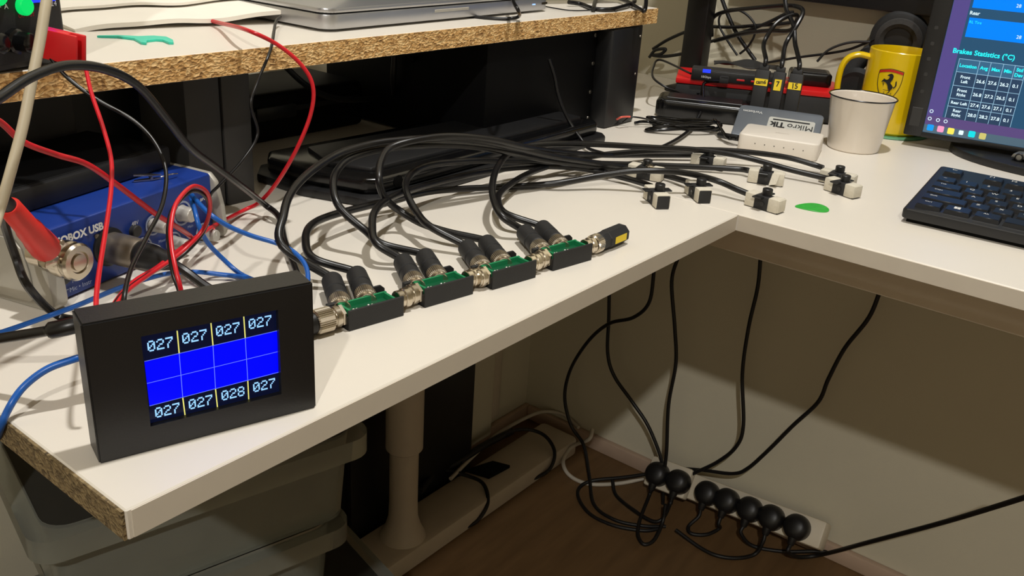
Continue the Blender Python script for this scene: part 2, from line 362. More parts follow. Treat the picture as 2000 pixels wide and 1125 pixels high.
def plug(root, p, t, body=.034, r=.0071, ringlen=.0095):
    p = Vector(p); b = B(); ring(b, p, p + t * ringlen, .0072, 1); b.build('coupling_ring', 'dull_nickel', root)
    a = p + t * ringlen; b = B()
    h = body; prof = [(0, 0), (r * .93, 0), (r, .001), (r * .98, h * .30), (r * .90, h * .31), (r * .90, h * .36), (r, h * .37), (r * .98, h * .93), (r * .7, h), (0, h)]
    b.lathe(prof, 24, axis_mat(a, a + t)); b.build('plug_body', 'black_matte', root, 25); return a + t * h
# ---- terminator plug at the end of the chain and the feed plug at its start
e = JB[3] + ux * (JL + .009) + uy * .0085 + Vector((0, 0, CZ)); tm = thing('terminator_plug', 'black end plug with a yellow label on the last splitter box', 'plug', (e.x, e.y, D), CA + math.radians(9))
b = B(); ring(b, (0, 0, CZ), (.008, 0, CZ), .0074, 1); b.build('coupling_ring', 'nickel', tm)
b = B(); h = .034; b.lathe([(0, 0), (.0066, 0), (.0072, .001), (.0072, .008), (.0078, .0085), (.0078, h - .002), (.0066, h), (0, h)], 8, axis_mat((.008, 0, CZ), (.05, 0, CZ)) @ Matrix.Rotation(math.pi / 8, 4, 'Z')); b.build('plug_body', 'black_matte', tm, 25)
B().box((.021, -.0074, CZ - .0028), (.0365, -.0070, CZ + .0028), M=None).build('label_sticker', 'yellow_label', tm, label='yellow paper label')
s0 = JB[0] + uy * .0085 - ux * .0085 + Vector((0, 0, CZ))
fd = thing('feed_cable', 'black feed cable with a knurled plug between the display and the first splitter box', 'cable', (s0.x, s0.y, D), CA)
b = B(); ring(b, (-.0105, 0, CZ), (.001, 0, CZ), .0078, 1); b.build('coupling_ring', 'nickel', fd)
B().cyl((-.032, 0, CZ), (-.0105, 0, CZ), .0068, .0071, n=16, bev=.0008).tube([(-.03, 0, CZ), (-.045, .004, CZ), (-.06, .016, CZ - .003), (-.07, .030, CZ - .003)], .0029).build('plug_body', 'black_plastic', fd)
# ================================================================ sensor cables
tw = ux * math.cos(PA) + uy * math.sin(PA)
def pbase(i, k): return JB[i] + ux * (.0045, .0235)[k] + uy * .0152 + Vector((0, 0, CZ + .0005)) + tw * .003
CB = {
 (0, 0): [(560, 522, .014), (551, 480, .028), (554, 420, .042), (569, 376, .05), (607, 335, .056), (660, 301, .060), (713, 284, .062), (767, 275, .063), (847, 270, .062), (927, 275, .056), (1000, 287, .046), (1070, 303, .034), (1150, 316, .020), (1205, 324, .012), (1228, 328, .008)],
 (0, 1): [(640, 528, .012), (613, 505, .016), (597, 470, .020), (608, 440, .022), (650, 420, .020), (740, 397, .016), (830, 376, .010), (900, 369, .006), (1028, 363, .004), (1100, 356, .008), (1170, 343, .014), (1233, 334, .020), (1290, 334, .022), (1345, 339, .020), (1400, 353, .014), (1440, 370, .010), (1462, 379, .008)],
 (1, 0): [(755, 502, .014), (735, 475, .018), (727, 440, .024), (732, 413, .028), (753, 392, .028), (788, 376, .026), (840, 360, .022), (920, 340, .016), (1000, 328, .012), (1080, 325, .010), (1150, 331, .008), (1210, 345, .006), (1250, 356, .006), (1272, 364, .007)],
 (1, 1): [(785, 493, .013), (748, 477, .015), (713, 450, .020), (673, 416, .030), (655, 389, .038), (651, 355, .046), (660, 331, .050), (685, 309, .054), (740, 293, .056), (820, 284, .056), (910, 285, .050), (990, 297, .040), (1060, 311, .026), (1140, 322, .015), (1220, 331, .008), (1290, 341, .005), (1348, 356, .007)],
 (2, 0): [(872, 471, .014), (841, 443, .018), (815, 416, .022), (796, 381, .030), (793, 355, .034), (812, 333, .036), (852, 320, .036), (927, 314, .030), (980, 314, .024), (1060, 316, .016), (1150, 319, .010), (1260, 322, .006), (1360, 326, .005), (1440, 330, .006), (1462, 333, .007)],
 (2, 1): [(908, 463, .012), (873, 453, .010), (820, 435, .012), (783, 413, .018), (759, 395, .026), (745, 373, .036), (740, 347, .046), (744, 315, .054), (762, 289, .060), (810, 274, .064), (880, 266, .064), (960, 273, .056), (1030, 288, .044), (1100, 298, .030), (1180, 303, .014), (1260, 303, .006), (1352, 303, .006)],
 (3, 0): [(998, 447, .014), (980, 422, .018), (964, 390, .024), (962, 358, .030), (972, 326, .034), (993, 300, .036), (1028, 286, .036), (1087, 281, .034), (1167, 282, .028), (1273, 288, .022), (1340, 291, .019), (1400, 297, .017), (1460, 308, .014), (1538, 330, .010), (1600, 345, .008), (1622, 350, .008)],
 (3, 1): [(1026, 444, .013), (988, 417, .014), (973, 392, .014), (982, 372, .014), (1020, 345, .012), (1070, 325, .010), (1140, 308, .012), (1220, 298, .014), (1310, 293, .016), (1400, 293, .016), (1470, 298, .015), (1540, 308, .012), (1590, 322, .008), (1608, 328, .007)]}
SN = {(0, 0): ((1230, 329), (1292, 341), 'with a silver screw head, leftmost beside the cable bundle', 8),
      (0, 1): ((1462, 384), (1530, 404), 'nearest the inner desk corner, beside the green guitar pick', 0),
      (1, 0): ((1270, 372), (1300, 398), 'nearest the splitter chain, its square end facing the viewer', 0),
      (1, 1): ((1350, 362), (1388, 392), 'second square-ended one, right of the nearest sensor', 0),
      (2, 0): ((1462, 340), (1532, 350), 'in front of the white network switch, with a torn tape flap', 0),
      (2, 1): ((1352, 309), (1420, 321), 'farthest back, half hidden behind the long cables', 0),
      (3, 0): ((1618, 356), (1690, 380), 'rightmost of all, in front of the enamel cup', 0),
      (3, 1): ((1604, 340), (1668, 354), 'tucked right behind the rightmost sensor', 0)}
WHO = {(0, 0): 'first splitter, hidden partly by the display', (0, 1): 'first splitter, sweeping low to the front sensor by the pick', (1, 0): 'second splitter, front plug', (1, 1): 'second splitter, rear plug',
       (2, 0): 'third splitter, front plug', (2, 1): 'third splitter, rear plug', (3, 0): 'fourth splitter, front plug, in a high open loop', (3, 1): 'fourth splitter, rear plug, curving low'}
for (i, k), pts in CB.items():
    p = pbase(i, k); c = thing('sensor_cable', 'black sensor cable from the ' + WHO[(i, k)], 'cable', (p.x, p.y, D), 0, 'black sensor cables'); base = Vector((p.x, p.y, D))
    end = plug(c, p - base, tw)
    P = [end - tw * .004, end + tw * .004] + [AZ(*q) - base for q in pts[1:]]
    B().tube(P, .0029, 10, 8).build('cord', 'cable_black', c, 60)
    # sensor at the far end
    (a, e_, what, scw) = SN[(i, k)]
    A, E_ = AZ(*a, .007), AZ(*e_, .007); L_ = .034; ang = math.atan2(E_.y - A.y, E_.x - A.x)
    s = thing('brake_sensor', 'black tape-wrapped sensor, ' + what, 'sensor', ((A.x), A.y, D), ang, 'taped brake temperature sensors')
    B().box((0, -.0062, 0), (L_, .0062, .0125), .0012).build('body', 'black_matte', s)
    B().box((.0, -.0067, .0006), (.010, .0067, .0131), .0010).build('tape_wrap', 'masking_tape', s)
    B().box((L_ - .0105, -.0067, .0006), (L_ - .0005, .0067, .0131), .0010).build('tape_wrap', 'masking_tape', s)
    B().cyl((L_ * .5, .002, .012), (L_ * .5, .002, .0188), .0046, n=24, bev=.0005).build('lens_tube', 'black_plastic', s)
    b = B(); b.box((.010, -.0125, .0115), (.019, -.006, .0128), .0004, 1).box((.010, .006, .0115), (.019, .0135, .0128), .0004, 1); b.build('bracket', 'black_plastic', s)
    B().cyl((.018, -.0063, .006), (.018, -.0068, .006), .0022, n=16).build('lens', 'black_gloss', s)
    if (i, k)[0] != 1: B().box((L_ - .0012, -.0064, .0012), (L_ + .0007, .0064, .0126), .0006).build('tape_end', 'masking_tape', s)
    if scw: B().lathe([(.0042, 0), (.0042, .002), (.0032, .0026), (.002, .0026), (.002, .0012), (0, .0012)], 24, Matrix.Translation((.022, -.005, .0131))).build('screw_head', 'nickel', s)
    if (i, k) == (2, 0): B().poly([(.023, -.0068, .013), (.030, -.0068, .013), (.028, -.013, .004), (.021, -.0095, .001)]).build('tape_flap', 'masking_tape', s)
# guitar pick
gp = AZ(1585, 406); poly = []
for k in range(36):
    t = 2 * math.pi * k / 36; rr = .0128 * (1 + .0 * math.cos(t)); x = .0155 * math.cos(t); y = .0132 * math.sin(t) * (1 - .45 * math.cos(t)) * (.9 if abs(t) < 9 else 1); poly.append((x * 1.0, y))
pk = thing('guitar_pick', 'green plastic guitar pick lying on the white corner desk', 'guitar pick', (gp.x, gp.y, D), math.radians(130))
B().prism(poly, 0, .0009, .0002, seg=1).build('blade', 'pick_green', pk)
def world(loc, rz, p): return Matrix.Translation(loc) @ Matrix.Rotation(rz, 4, 'Z') @ Vector(p)
# ================================================================ audio interface
al = Vector((.2345, .5295, D)); ar = math.radians(15.4)
ab = thing('audio_interface', 'blue audio interface with silver end caps under the shelf, front full of knobs', 'audio interface', al, ar)
def aq(px, py, y=0): return ON(al, ar, px, py, y)
AW = .1555; prof = [(0, .002), (.003, .0), (.118, .0), (.12, .002), (.12, .0475), (.118, .0495), (.020, .0495), (.002, .0487), (.0, .0480)]
YX = Matrix(((0, 0, 1, 0), (1, 0, 0, 0), (0, 1, 0, 0), (0, 0, 0, 1)))   # (x,y,z) -> (z,x,y)
B().prism(prof, .006, AW - .006, .0005, YX, 1).build('body', 'box_blue', ab)
cap = [(-.004 + .006 * math.cos(math.radians(t)), .0065 + .0065 * math.sin(math.radians(t))) for t in (180, 210, 240, 270)] + [(.12, 0), (.124, .004), (.124, .046), (.12, .0498), (.022, .0498), (.002, .0490), (-.004, .043), (-.0085, .025)]
for z0, z1 in ((-.006, .006), (AW - .006, AW - .001)):
    B().prism(cap, z0, z1, .0018, YX).build('end_cap', 'cap_silver', ab)
for dx in (.0062, .0068):
    B().prism([(x * .8 + .012, y * .8 + .0045) for x, y in cap], -dx - .0006, -.005, .0004, YX, 1).build('cap_rib', 'cap_silver', ab)
def atext(s, px, py, size, m='print_white', rot=0, bold=0, y=-.0012): p = aq(px, py, y); return text('lettering', s, size, m, ab, upt(p.x, y, p.z, rot), bold=bold)
p, q = aq(76, 481, -.001), aq(198, 446, -.001)
text('lettering', 'AUDIOBOX USB', .0068, 'print_white', ab, upt((p.x + q.x) / 2, -.0016, (p.z + q.z) / 2), bold=.00028)
atext('48V', 264, 436, .0038); atext('Mic • Instr', 158, 558, .0042, 'print_grey'); atext('1', 142, 549, .004, 'print_grey'); atext('L', 130, 562, .006, 'print_grey'); atext('presonus', 405, 385, .0042, bold=.0001)
atext('Phones', 366, 498, .003, 'print_grey'); atext('Mixer', 317, 470, .003, 'print_grey'); atext('Main', 372, 442, .003, 'print_grey')
for px, py, r, ln in ((327, 446, .0045, .013), (308, 492, .0050, .013), (376, 421, .0056, .010), (366, 480, .0048, .013), (423, 461, .0048, .013)):
    c = aq(px, py, -ln); b = B(); b.lathe([(0, 0), (r * 1.12, 0), (r, .002), (r * .92, ln - .0008), (r * .84, ln), (0, ln)], 28, Matrix.Translation((c.x, 0, c.z)) @ Matrix.Rotation(math.pi / 2, 4, 'X')); k = b.build('knob', 'knob_grey', ab)
    b = B(); b.lathe([(r * 1.35, 0), (r * 1.35, .0003), (r * 1.6, .0003), (r * 1.6, 0)], 28, Matrix.Translation((c.x, -.0008, c.z)) @ Matrix.Rotation(math.pi / 2, 4, 'X')); b.build('scale_ring', 'print_grey', k)
    B().box((c.x - .0003, -ln - .0002, c.z), (c.x + .0003, -ln, c.z + r * .8)).build('pointer', 'print_white', k)
c = aq(268, 452, -.003); B().lathe([(0, 0), (.0042, 0), (.0042, .003), (.0036, .0036), (0, .0036)], 20, Matrix.Translation((c.x, 0, c.z)) @ Matrix.Rotation(math.pi / 2, 4, 'X')).build('phantom_button', 'charcoal', ab)
c = aq(418, 447, -.001); B().lathe([(.0011, 0), (.0008, .0008), (0, .001)], 10, Matrix.Translation((c.x, 0, c.z)) @ Matrix.Rotation(math.pi / 2, 4, 'X')).build('clip_led', 'led_red', ab)
X90 = Matrix.Rotation(math.pi / 2, 4, 'X')
for px, py in ((118, 520), (214, 482)):
    c = aq(px, py, -.001); B().lathe([(0, 0), (.0128, 0), (.0128, .0016), (.0118, .0022), (0, .0022)], 32, Matrix.Translation((c.x, 0, c.z)) @ X90).build('combo_jack', 'black_plastic', ab)
for px, py in ((190, 462), (340, 520)):
    c = aq(px, py, -.001); B().lathe([(.0018, 0), (.0018, .001), (0, .0015)], 14, Matrix.Translation((c.x, 0, c.z)) @ X90).build('panel_screw', 'screw_metal', ab)
slab = thing('darkening_slab', 'flat black drive case lying on the back of the audio interface', 'case', world(al, ar, (.010, .030, .0497)), ar)  # black slab added to deepen the shade on the interface top
B().box((0, 0, 0), (.135, .08, .016), .003).build('shell', 'black_plastic', slab); B().box((.004, .004, .0158), (.131, .076, .0166), .0004, 1).build('top_plate', 'black_deep', slab)
# ---- right-angle jack with red sleeve in the left input
c = aq(156, 513, -.036); o = world(al, ar, (c.x, -.0025, c.z))
jk = thing('angled_jack_plug', 'silver right-angle jack with red heat-shrink sleeve in the interface input', 'plug', o, ar)
Z = .0335
B().lathe([(0, 0), (.0085, 0), (.0085, .018), (.0108, .019), (.0112, .021), (.0112, .026), (.0102, .027), (.0102, .0285), (.0112, .0295), (.0112, .032), (.0100, .0335), (.0066, .0335), (.0060, .0322), (.0050, .0322), (.0048, .0338), (0, .034)], 40, X90).build('cap', 'nickel', jk)
a1 = Vector((-.0150, -.027, .0115)); wp = ON(al, ar, 38, 408, -.052); a2 = Vector((wp.x - c.x, -.042, wp.z - c.z)); t = (a2 - a1).normalized(); L_ = (a2 - a1).length
B().lathe([(0, 0), (.0078, 0), (.0082, .003), (.0078, .012), (.0072, .016), (.0070, .024), (.0062, .027), (.0058, L_ - .002), (.0048, L_), (0, L_)], 28, axis_mat(a1 + t * .001, a2)).build('red_sleeve', 'heat_shrink', jk, label='red heat-shrink sleeve')
B().cyl(a1 + Vector((.004, -.003, .004)), a1 + Vector((.004, -.008, .0045)), .0018, n=14, bev=.0004).build('clamp_screw', 'nickel', jk)
B().box(a1 + Vector((-.006, -.004, -.009)), a1 + Vector((.004, .002, -.0045)), .0006).build('cable_clamp', 'nickel', jk)
B().cyl(a2 - t * .003, a2 + t * .012, .0047, .0030, n=18, bev=.0006).build('cable_boot', 'black_plastic', jk)
base = Vector(o)
def toloc(P): v = Vector(P) - base; cc, ss = math.cos(ar), math.sin(ar); return Vector((v.x * cc + v.y * ss, -v.x * ss + v.y * cc, v.z))
B().tube([a2 - t * .004, a2 + t * .012, toloc(AV(10, 440, .50)), toloc(AV(30, 500, .51)), toloc(AV(55, 560, .50)), toloc(AZ(110, 615, .004)), toloc(AZ(160, 625, .004))], .0024).build('cord', 'cable_black', jk)
# ---- XLR plug
c = aq(214, 482, -.001); o = world(al, ar, (c.x, -.0025, c.z)); xl = thing('xlr_plug', 'grey metal microphone plug with black boot in the interface centre input', 'plug', o, ar)
B().lathe([(0, 0), (.0098, 0), (.0102, .001), (.0104, .012), (.0100, .023), (.0094, .0245), (0, .0245)], 36, X90).build('shell', 'xlr_grey', xl)
B().lathe([(.0085, .024), (.0088, .026), (.0084, .034), (.0064, .044), (.0050, .050), (.0030, .051), (0, .051)], 28, X90).build('boot', 'black_plastic', xl)
B().tube([(0, -.049, 0), (0, -.060, -.004), (.004, -.075, -.014), (.012, -.09, -.021), (.03, -.10, -.0225)], .0028).build('cord', 'cable_black', xl)
# ================================================================ bench power supply on the shelf
pl = Vector((.2945, .588, D + .1335)); pr = math.radians(17)
ps = thing('power_supply', 'black bench power supply with round green buttons on the shelf', 'power supply', pl, pr)
def pq(px, py, y=0): return ON(pl, pr, px, py, y)
PW = .125
B().box((-PW, 0, .0012), (0, .16, .15), .002).build('case', 'black_plastic', ps)
B().box((-PW + .002, -.0016, .005), (-.003, .001, .148), .0008).build('front_panel', 'black_matte', ps)
for x in (-.1, -.015):
    for y in (.015, .14): B().cyl((x, y, 0), (x, y, .004), .006, n=16).build('foot', 'black_plastic', ps)
for px, py, r in ((48, 12, .0054), (-4, -8, .0054)):
    c = pq(px, py, -.003); B().lathe([(0, 0), (r, 0), (r, .003), (r * .85, .0042), (0, .0045)], 28, Matrix.Translation((c.x, -.0012, c.z)) @ X90).build('power_button', 'led_green', ps)
c = pq(85, -2, -.0018); B().box((c.x - .012, -.0026, c.z - .0015), (c.x + .008, -.0015, c.z + .012)).build('readout', 'led_blue', ps)
for s, px, py, sz, m in (('24', 105, 7, .0045, 'print_white'), ('A', 12, 13, .0042, 'print_white'), ('OUTPUT', 52, 30, .003, 'emblem_red'), ('ON', -6, 12, .0036, 'print_white')):
    c = pq(px, py, -.0018); text('lettering', s, sz, m, ps, upt(c.x, -.0018, c.z))
for px, py in ((84, 82), (28, 80), (-30, 80)):
    c = pq(px, py, -.002); B().lathe([(0, 0), (.0075, 0), (.0075, .004), (.006, .005), (.006, .014), (.0045, .015), (0, .015)], 16, Matrix.Translation((c.x, -.0015, c.z)) @ X90, 1, -.0004).build('binding_post', 'black_gloss', ps)
# ---- red banana plug and its lead
c = pq(84, 82, -.0175); o = world(pl, pr, (c.x, -.0175, c.z)); bp = thing('banana_plug_lead', 'red stacking banana plug and red lead hanging from the power supply to the display', 'test lead', o, pr)
t = Vector((.22, -.96, -.13)).normalized(); yc = Vector((-t.y, t.x, 0)).normalized(); xc = yc.cross(t); M0 = Matrix((xc, yc, t)).transposed().to_4x4()
b = B()
b.box((-.0088, -.0042, -.001), (.0088, -.0020, .0235), .0008, M=M0).box((-.0088, .0020, -.001), (.0088, .0042, .0250), .0008, M=M0).box((-.0085, -.0025, 0), (.0085, .0025, .0165), .0004, M=M0)
b.build('grip', 'red_plastic', bp)
base = Vector(o)
def tol(P, base, rz): v = Vector(P) - base; cc, ss = math.cos(rz), math.sin(rz); return Vector((v.x * cc + v.y * ss, -v.x * ss + v.y * cc, v.z))
P = [t * .012 + Vector((0, 0, .003)), t * .019 + Vector((0, 0, .0015))] + [tol(q, base, pr) for q in (AV(163, 118, .548), AV(178, 180, .53), AV(200, 245, .51), AV(217, 310, .49), AV(217, 370, .47), AV(208, 440, .445), AV(197, 510, .42), AV(189, 570, .398), AV(188, 610, .388), AV(192, 660, .386))]
B().tube(P, .00125).build('lead', 'cable_red', bp)
# ================================================================ leads and cords on the left
cable('test_lead', [AV(78, 92, .57), AV(92, 105, .558), AV(130, 150, .545), AV(190, 195, .53), AV(260, 235, .515), AV(303, 280, .50), AV(324, 335, .485), AV(317, 400, .465), AV(288, 460, .44), AV(260, 515, .42), AV(246, 560, .398), AV(242, 600, .39), AV(246, 650, .388)], .00125, 'cable_black', 'thin glossy black lead dropping from the power supply to the display', 'test leads')
cable('test_lead', [AV(-60, 205, .455), AV(0, 238, .468), AV(45, 277, .473), AV(110, 302, .477), AV(170, 321, .48), AV(230, 362, .488), AV(300, 415, .50), AV(345, 443, .512), AV(366, 457, .525), AV(374, 464, .54)], .0017, 'cable_red', 'thicker red lead entering from the left edge and crossing to the interface knobs', 'test leads')
cable('test_lead', [AZ(405, 39, .1375), AZ(430, 45, .139), AV(480, 58, .570), AV(540, 86, .556), AV(588, 126, .546), AV(611, 168, .54), AV(607, 222, .54), AV(580, 290, .545), AV(542, 355, .56), AZ(508, 394, .012), AZ(478, 410, .004), AZ(435, 432, .008), AZ(400, 452, .016), AZ(350, 488, .022), AZ(305, 524, .026), AZ(262, 550, .028), AZ(228, 588, .03), AZ(200, 640, .02)], .0016, 'cable_red', 'red lead arching off the shelf front in a wide bow', 'test leads')
cable('test_lead', [AZ(548, 33, .1415), AZ(538, 45, .1405), AV(529, 95, .570), AV(503, 160, .56), AV(490, 205, .555), AV(503, 262, .555), AV(472, 315, .55), AV(428, 362, .55), AV(414, 376, .552), AV(408, 388, .556)], .0012, 'cable_black', 'thin kinked black lead hanging over the shelf edge beside the red bow', 'test leads')
tw_ = [(352, 560, .385), (343, 525, .39), (335, 480, .40), (334, 440, .41), (345, 396, .42), (376, 364, .432), (404, 376, .44), (410, 410, .447), (394, 452, .452), (350, 496, .45), (295, 534, .435), (245, 572, .41), (222, 610, .395), (216, 660, .388)]
cable('wire_pair', [AV(360, 600, .384)] + [AV(px, py, v) for px, py, v in tw_], .0012, 'cable_red', 'red wire of the looped pair rising behind the display', 'looped wire pair')
cable('wire_pair', [AV(352, 602, .386)] + [AV(px - 5 if px < 350 else px - 2, py + 9 if 340 < px else py + 2, v + .004) for px, py, v in tw_], .0012, 'cable_black', 'black wire of the looped pair rising behind the display', 'looped wire pair')
cable('power_cable', [AV(-70, 245, .42), AV(-30, 210, .428), AV(0, 190, .435), (AV(60, 151, .445)), AV(130, 128, .453), AV(205, 135, .462), AV(270, 168, .472), AV(325, 232, .485), AV(370, 287, .50), AV(420, 325, .52), AV(470, 362, .538), AZ(515, 398, .012), AZ(545, 424, .006), AZ(556, 470, .004), AZ(575, 520, .004), AZ(600, 580, .004)], .0025, 'cable_black', 'thick black cord arching across the shelf front and down to the desk', 'loose cords')
cable('signal_cable', [AV(104, -60, .478), AV(91, 0, .472), AV(78, 80, .468), AV(62, 160, .464), AV(45, 245, .46), AV(25, 320, .458), AV(2, 400, .456), AV(-25, 480, .454), AZ(-60, 560, .003), AZ(-110, 580, .003)], .0026, 'cable_beige', 'beige cord hanging straight down in front of the power supply', 'loose cords', n=10)
cable('mains_cable', [AZ(-80, 674, .022), AZ(0, 661, .030), AZ(70, 650, .036), AZ(110, 643, .040), AZ(150, 634, .042), AZ(215, 618, .042)], lambda t: .0027 if t < .55 else .0044, 'cable_black', 'thick black cord with plug running into the back of the display', 'loose cords', n=12)
cable('network_wire', [AZ(368, 372, .050), AZ(384, 392, .052), AZ(410, 418, .050), AZ(445, 441, .042), AZ(490, 460, .034), AZ(545, 477, .028), AZ(580, 497, .024), AZ(600, 528, .018), AZ(600, 580, .010)], .0016, 'cable_blue', 'blue wire running from the interface top over the desk to the display right corner', 'blue wires')
cable('network_wire', [AZ(371, 380, .049), AZ(380, 410, .049), AZ(390, 445, .040), AZ(408, 477, .026), AZ(438, 508, .012), AZ(470, 535, .004), AZ(520, 560, .003), AZ(545, 600, .003)], .0016, 'cable_blue', 'blue wire dropping steeply past the interface knobs to the desk', 'blue wires')
cable('network_wire', [AZ(-60, 668, .006), AZ(0, 650, .008), AZ(70, 626, .010), AZ(150, 597, .012), AZ(240, 560, .012), AZ(320, 536, .010), AZ(375, 531, .007), AZ(430, 536, .004), AZ(490, 545, .003), AZ(540, 575, .003)], .0016, 'cable_blue', 'blue wire lying along the desk behind the display', 'blue wires')
cable('network_wire', [AZ(215, 690, .025), AZ(165, 697, .025), AZ(140, 703, .025), AZ(90, 722, .022), AZ(45, 757, .015), AZ(16, 800, .007), AZ(-2, 845, -.008), AZ(-20, 905, -.06), AZ(-20, 960, -.12)], .0019, 'cable_blue', 'blue wire curving from the display over the near end of the desk', 'blue wires')
# ================================================================ things on the shelf
def paper(i, j):
    a, b_ = AZ(146, 60, .1347), AZ(563, 22, .1445); bk = Vector((.012, .14, .006)); p = a.lerp(b_, i) + bk * j
    p.z += .0016 * math.sin(i * 7.0) + .0006 * math.sin(i * 17 + j) + .001; p.y += .004 * math.sin(i * 3.1); return p
pp = B().grid(paper, 30, 8, .0035).build('paper_pad', 'paper', None); tag(pp, 'curled white paper pad lying on the shelf beside the laptop', 'paper')
pp2 = B().grid(lambda i, j: paper(i * .98 + .01, j * .6 + .38) + Vector((0, 0, .0042)), 30, 6, .0022).build('paper_sheet', 'paper', None); tag(pp2, 'smaller white sheet on top of the curled paper pad', 'paper')
fb = B(); pts = [AZ(*q, .1347) for q in ((189, 71), (230, 72), (262, 76), (276, 84), (286, 85), (287, 80), (305, 78), (318, 79), (330, 84), (339, 84), (338, 79), (325, 73), (300, 71), (270, 72), (230, 70))]
p0 = sum(pts, Vector()) / len(pts); o = B().prism([((q - p0).x, (q - p0).y) for q in pts], 0, .0018, .0002, seg=1).build('floss_pick', 'teal_plastic'); o.location = (p0.x, p0.y, D + .1336); tag(o, 'teal plastic floss pick lying on the shelf in front of the paper', 'floss pick')
lp_, lr = Vector((.523, .606, D + .1335)), math.radians(1.5)
lt = thing('laptop', 'closed silver laptop lying on the shelf', 'laptop', lp_, lr)
def rrect(w, h, r, n=6):
    out = []
    for cx, cy, a0 in ((w - r, r, -90), (w - r, h - r, 0), (r, h - r, 90), (r, r, 180)):
        out += [(cx + r * math.cos(math.radians(a0 + 90 * k / n)), cy + r * math.sin(math.radians(a0 + 90 * k / n))) for k in range(n + 1)]
    return out
B().prism(rrect(.325, .227, .013), .0022, .0145, .0012).build('base', 'aluminium', lt)
B().prism([(x + .001, y + .001) for x, y in rrect(.323, .225, .012)], .0143, .0154).build('hinge_gap', 'black_deep', lt)
ld_ = B().prism(rrect(.325, .227, .013), .0152, .0198, .0018).build('lid', 'aluminium', lt)
B().box((.135, -.0004, .0092), (.185, .0006, .0118), .0004, 1).build('latch_recess', 'cap_silver', lt)
B().box((.291, -.0004, .0082), (.296, .0004, .0094)).build('sleep_led', 'led_white', lt)
B().box((.308, -.0004, .008), (.318, .0004, .0102)).build('infrared_window', 'black_gloss', lt)
for x in (.02, .305):
    for y in (.02, .2): B().cyl((x, y, 0), (x, y, .0024), .006, n=16).build('foot', 'black_plastic', lt)
cable('power_cable', [AZ(985, -60, .1555), AZ(997, -20, .1550), AZ(1003, 4, .1545), AZ(1012, 20, .1505), AZ(1014, 31, .1385), AZ(1000, 36, .1360), AZ(960, 36, .1350), AZ(900, 30, .1350)], .0018, 'cable_black', 'black cord looped over the laptop front edge', 'cords on the shelf')
cable('power_cable', [AZ(1110, 4, .1385), AZ(1135, 8, .1365), AZ(1160, 17, .1360), AZ(1195, 18, .1365), AZ(1225, 10, .1375), AZ(1240, 2, .1385), AZ(1225, -8, .1395), AZ(1185, -9, .1385), AZ(1165, -2, .1375), AZ(1159, 18, .1370)], .0024, 'cable_black', 'coiled black cord at the right end of the shelf', 'cords on the shelf')
cable('power_cable', [AZ(1170, -12, .1405), AZ(1200, -6, .1395), AZ(1225, 3, .1385), AZ(1248, 17, .1365), AZ(1258, 21, .1365), AZ(1261, 12, .140), AZ(1262, -5, .146), AZ(1262, -40, .155)], .0024, 'cable_black', 'black cord dropping over the right front corner of the shelf', 'cords on the shelf')
cable('jumper_wire', [AZ(1060, 12, .1350), AZ(1110, 20, .1350), AZ(1150, 20, .1350), AZ(1180, 16, .1365), AZ(1205, 22, .1345)], .0007, 'cable_dark', 'hair-thin dark wire trailing on the shelf behind its front edge', 'cords on the shelf')
# ================================================================ things under the shelf
ec = thing('equipment_case', 'black metal equipment case standing under the right end of the shelf', 'case', (.722, .578, D))
B().box((0, .018, .002), (.198, .26, .114), .0015).build('body', 'black_deep', ec)
B().box((.196, -.004, 0), (.262, .02, .1145), .004).build('front_bezel', 'black_metal', ec)
B().box((.262, .006, .002), (.278, .03, .115), .003).build('side_flange', 'black_plastic', ec)
for x, z in ((.1925, .106), (.1925, .074), (.1925, .041), (.1925, .010)): B().lathe([(.0024, 0), (.002, .0012), (0, .0016)], 12, Matrix.Translation((x, .018, z)) @ X90).build('screw', 'screw_metal', ec)
for x, z in ((.252, .104), (.25, .06)): B().lathe([(.0014, 0), (.001, .0008), (0, .001)], 10, Matrix.Translation((x, -.006, z)) @ X90).build('screw', 'screw_metal', ec)
B().box((.05, .05, 0), (.15, .2, .003)).build('foot', 'black_plastic', ec)
cable('signal_cable', [AV(1072, 115, .577), AV(1083, 150, .572), AV(1090, 185, .568), AV(1108, 230, .560), AZ(1135, 272, .010), AZ(1150, 290, .004), AZ(1180, 300, .003)], .0019, 'cable_black', 'grey-black cord leaving the equipment case towards the cable bundle', 'loose cords')
fl = thing('flat_console', 'flat black plastic console lying under the cable bundle in front of the case', 'console', (.490, .530, D), math.radians(1.5))
B().prism([(.0, .075), (.02, .012), (.03, .004), (.375, -.002), (.385, .008), (.385, .11), (.372, .125), (.02, .15), (.0, .13)], 0, .008, .002).build('base_plate', 'black_plastic', fl)
B().prism([(.008, .077), (.026, .022), (.036, .014), (.372, .008), (.380, .016), (.380, .105), (.368, .118), (.024, .143), (.008, .125)], .008, .022, .004, seg=3).build('body', 'black_gloss', fl)
B().prism([(.03, .07), (.045, .032), (.365, .026), (.37, .09), (.05, .12)], .020, .026, .002).build('top_plate', 'black_plastic', fl)
B().lathe([(.005, 0), (.0055, .0008), (.004, .001), (0, .0004)], 20, Matrix.Translation((.058, .014, .0155)) @ X90).build('socket', 'black_deep', fl)
sb = thing('storage_case', 'long black case lying far back beneath the shelf', 'case', (.46, .76, D))
B().box((0, 0, 0), (.25, .10, .05), .008, 3).build('body', 'black_deep', sb); B().box((.01, -.004, .030), (.24, .002, .035)).build('lid_seam', 'black_plastic', sb); B().box((.10, -.006, .024), (.15, .001, .038), .002).build('latch', 'black_plastic', sb)
sp = thing('loudspeaker', 'black loudspeaker lying behind the audio interface under the shelf', 'speaker', (.345, .718, D))
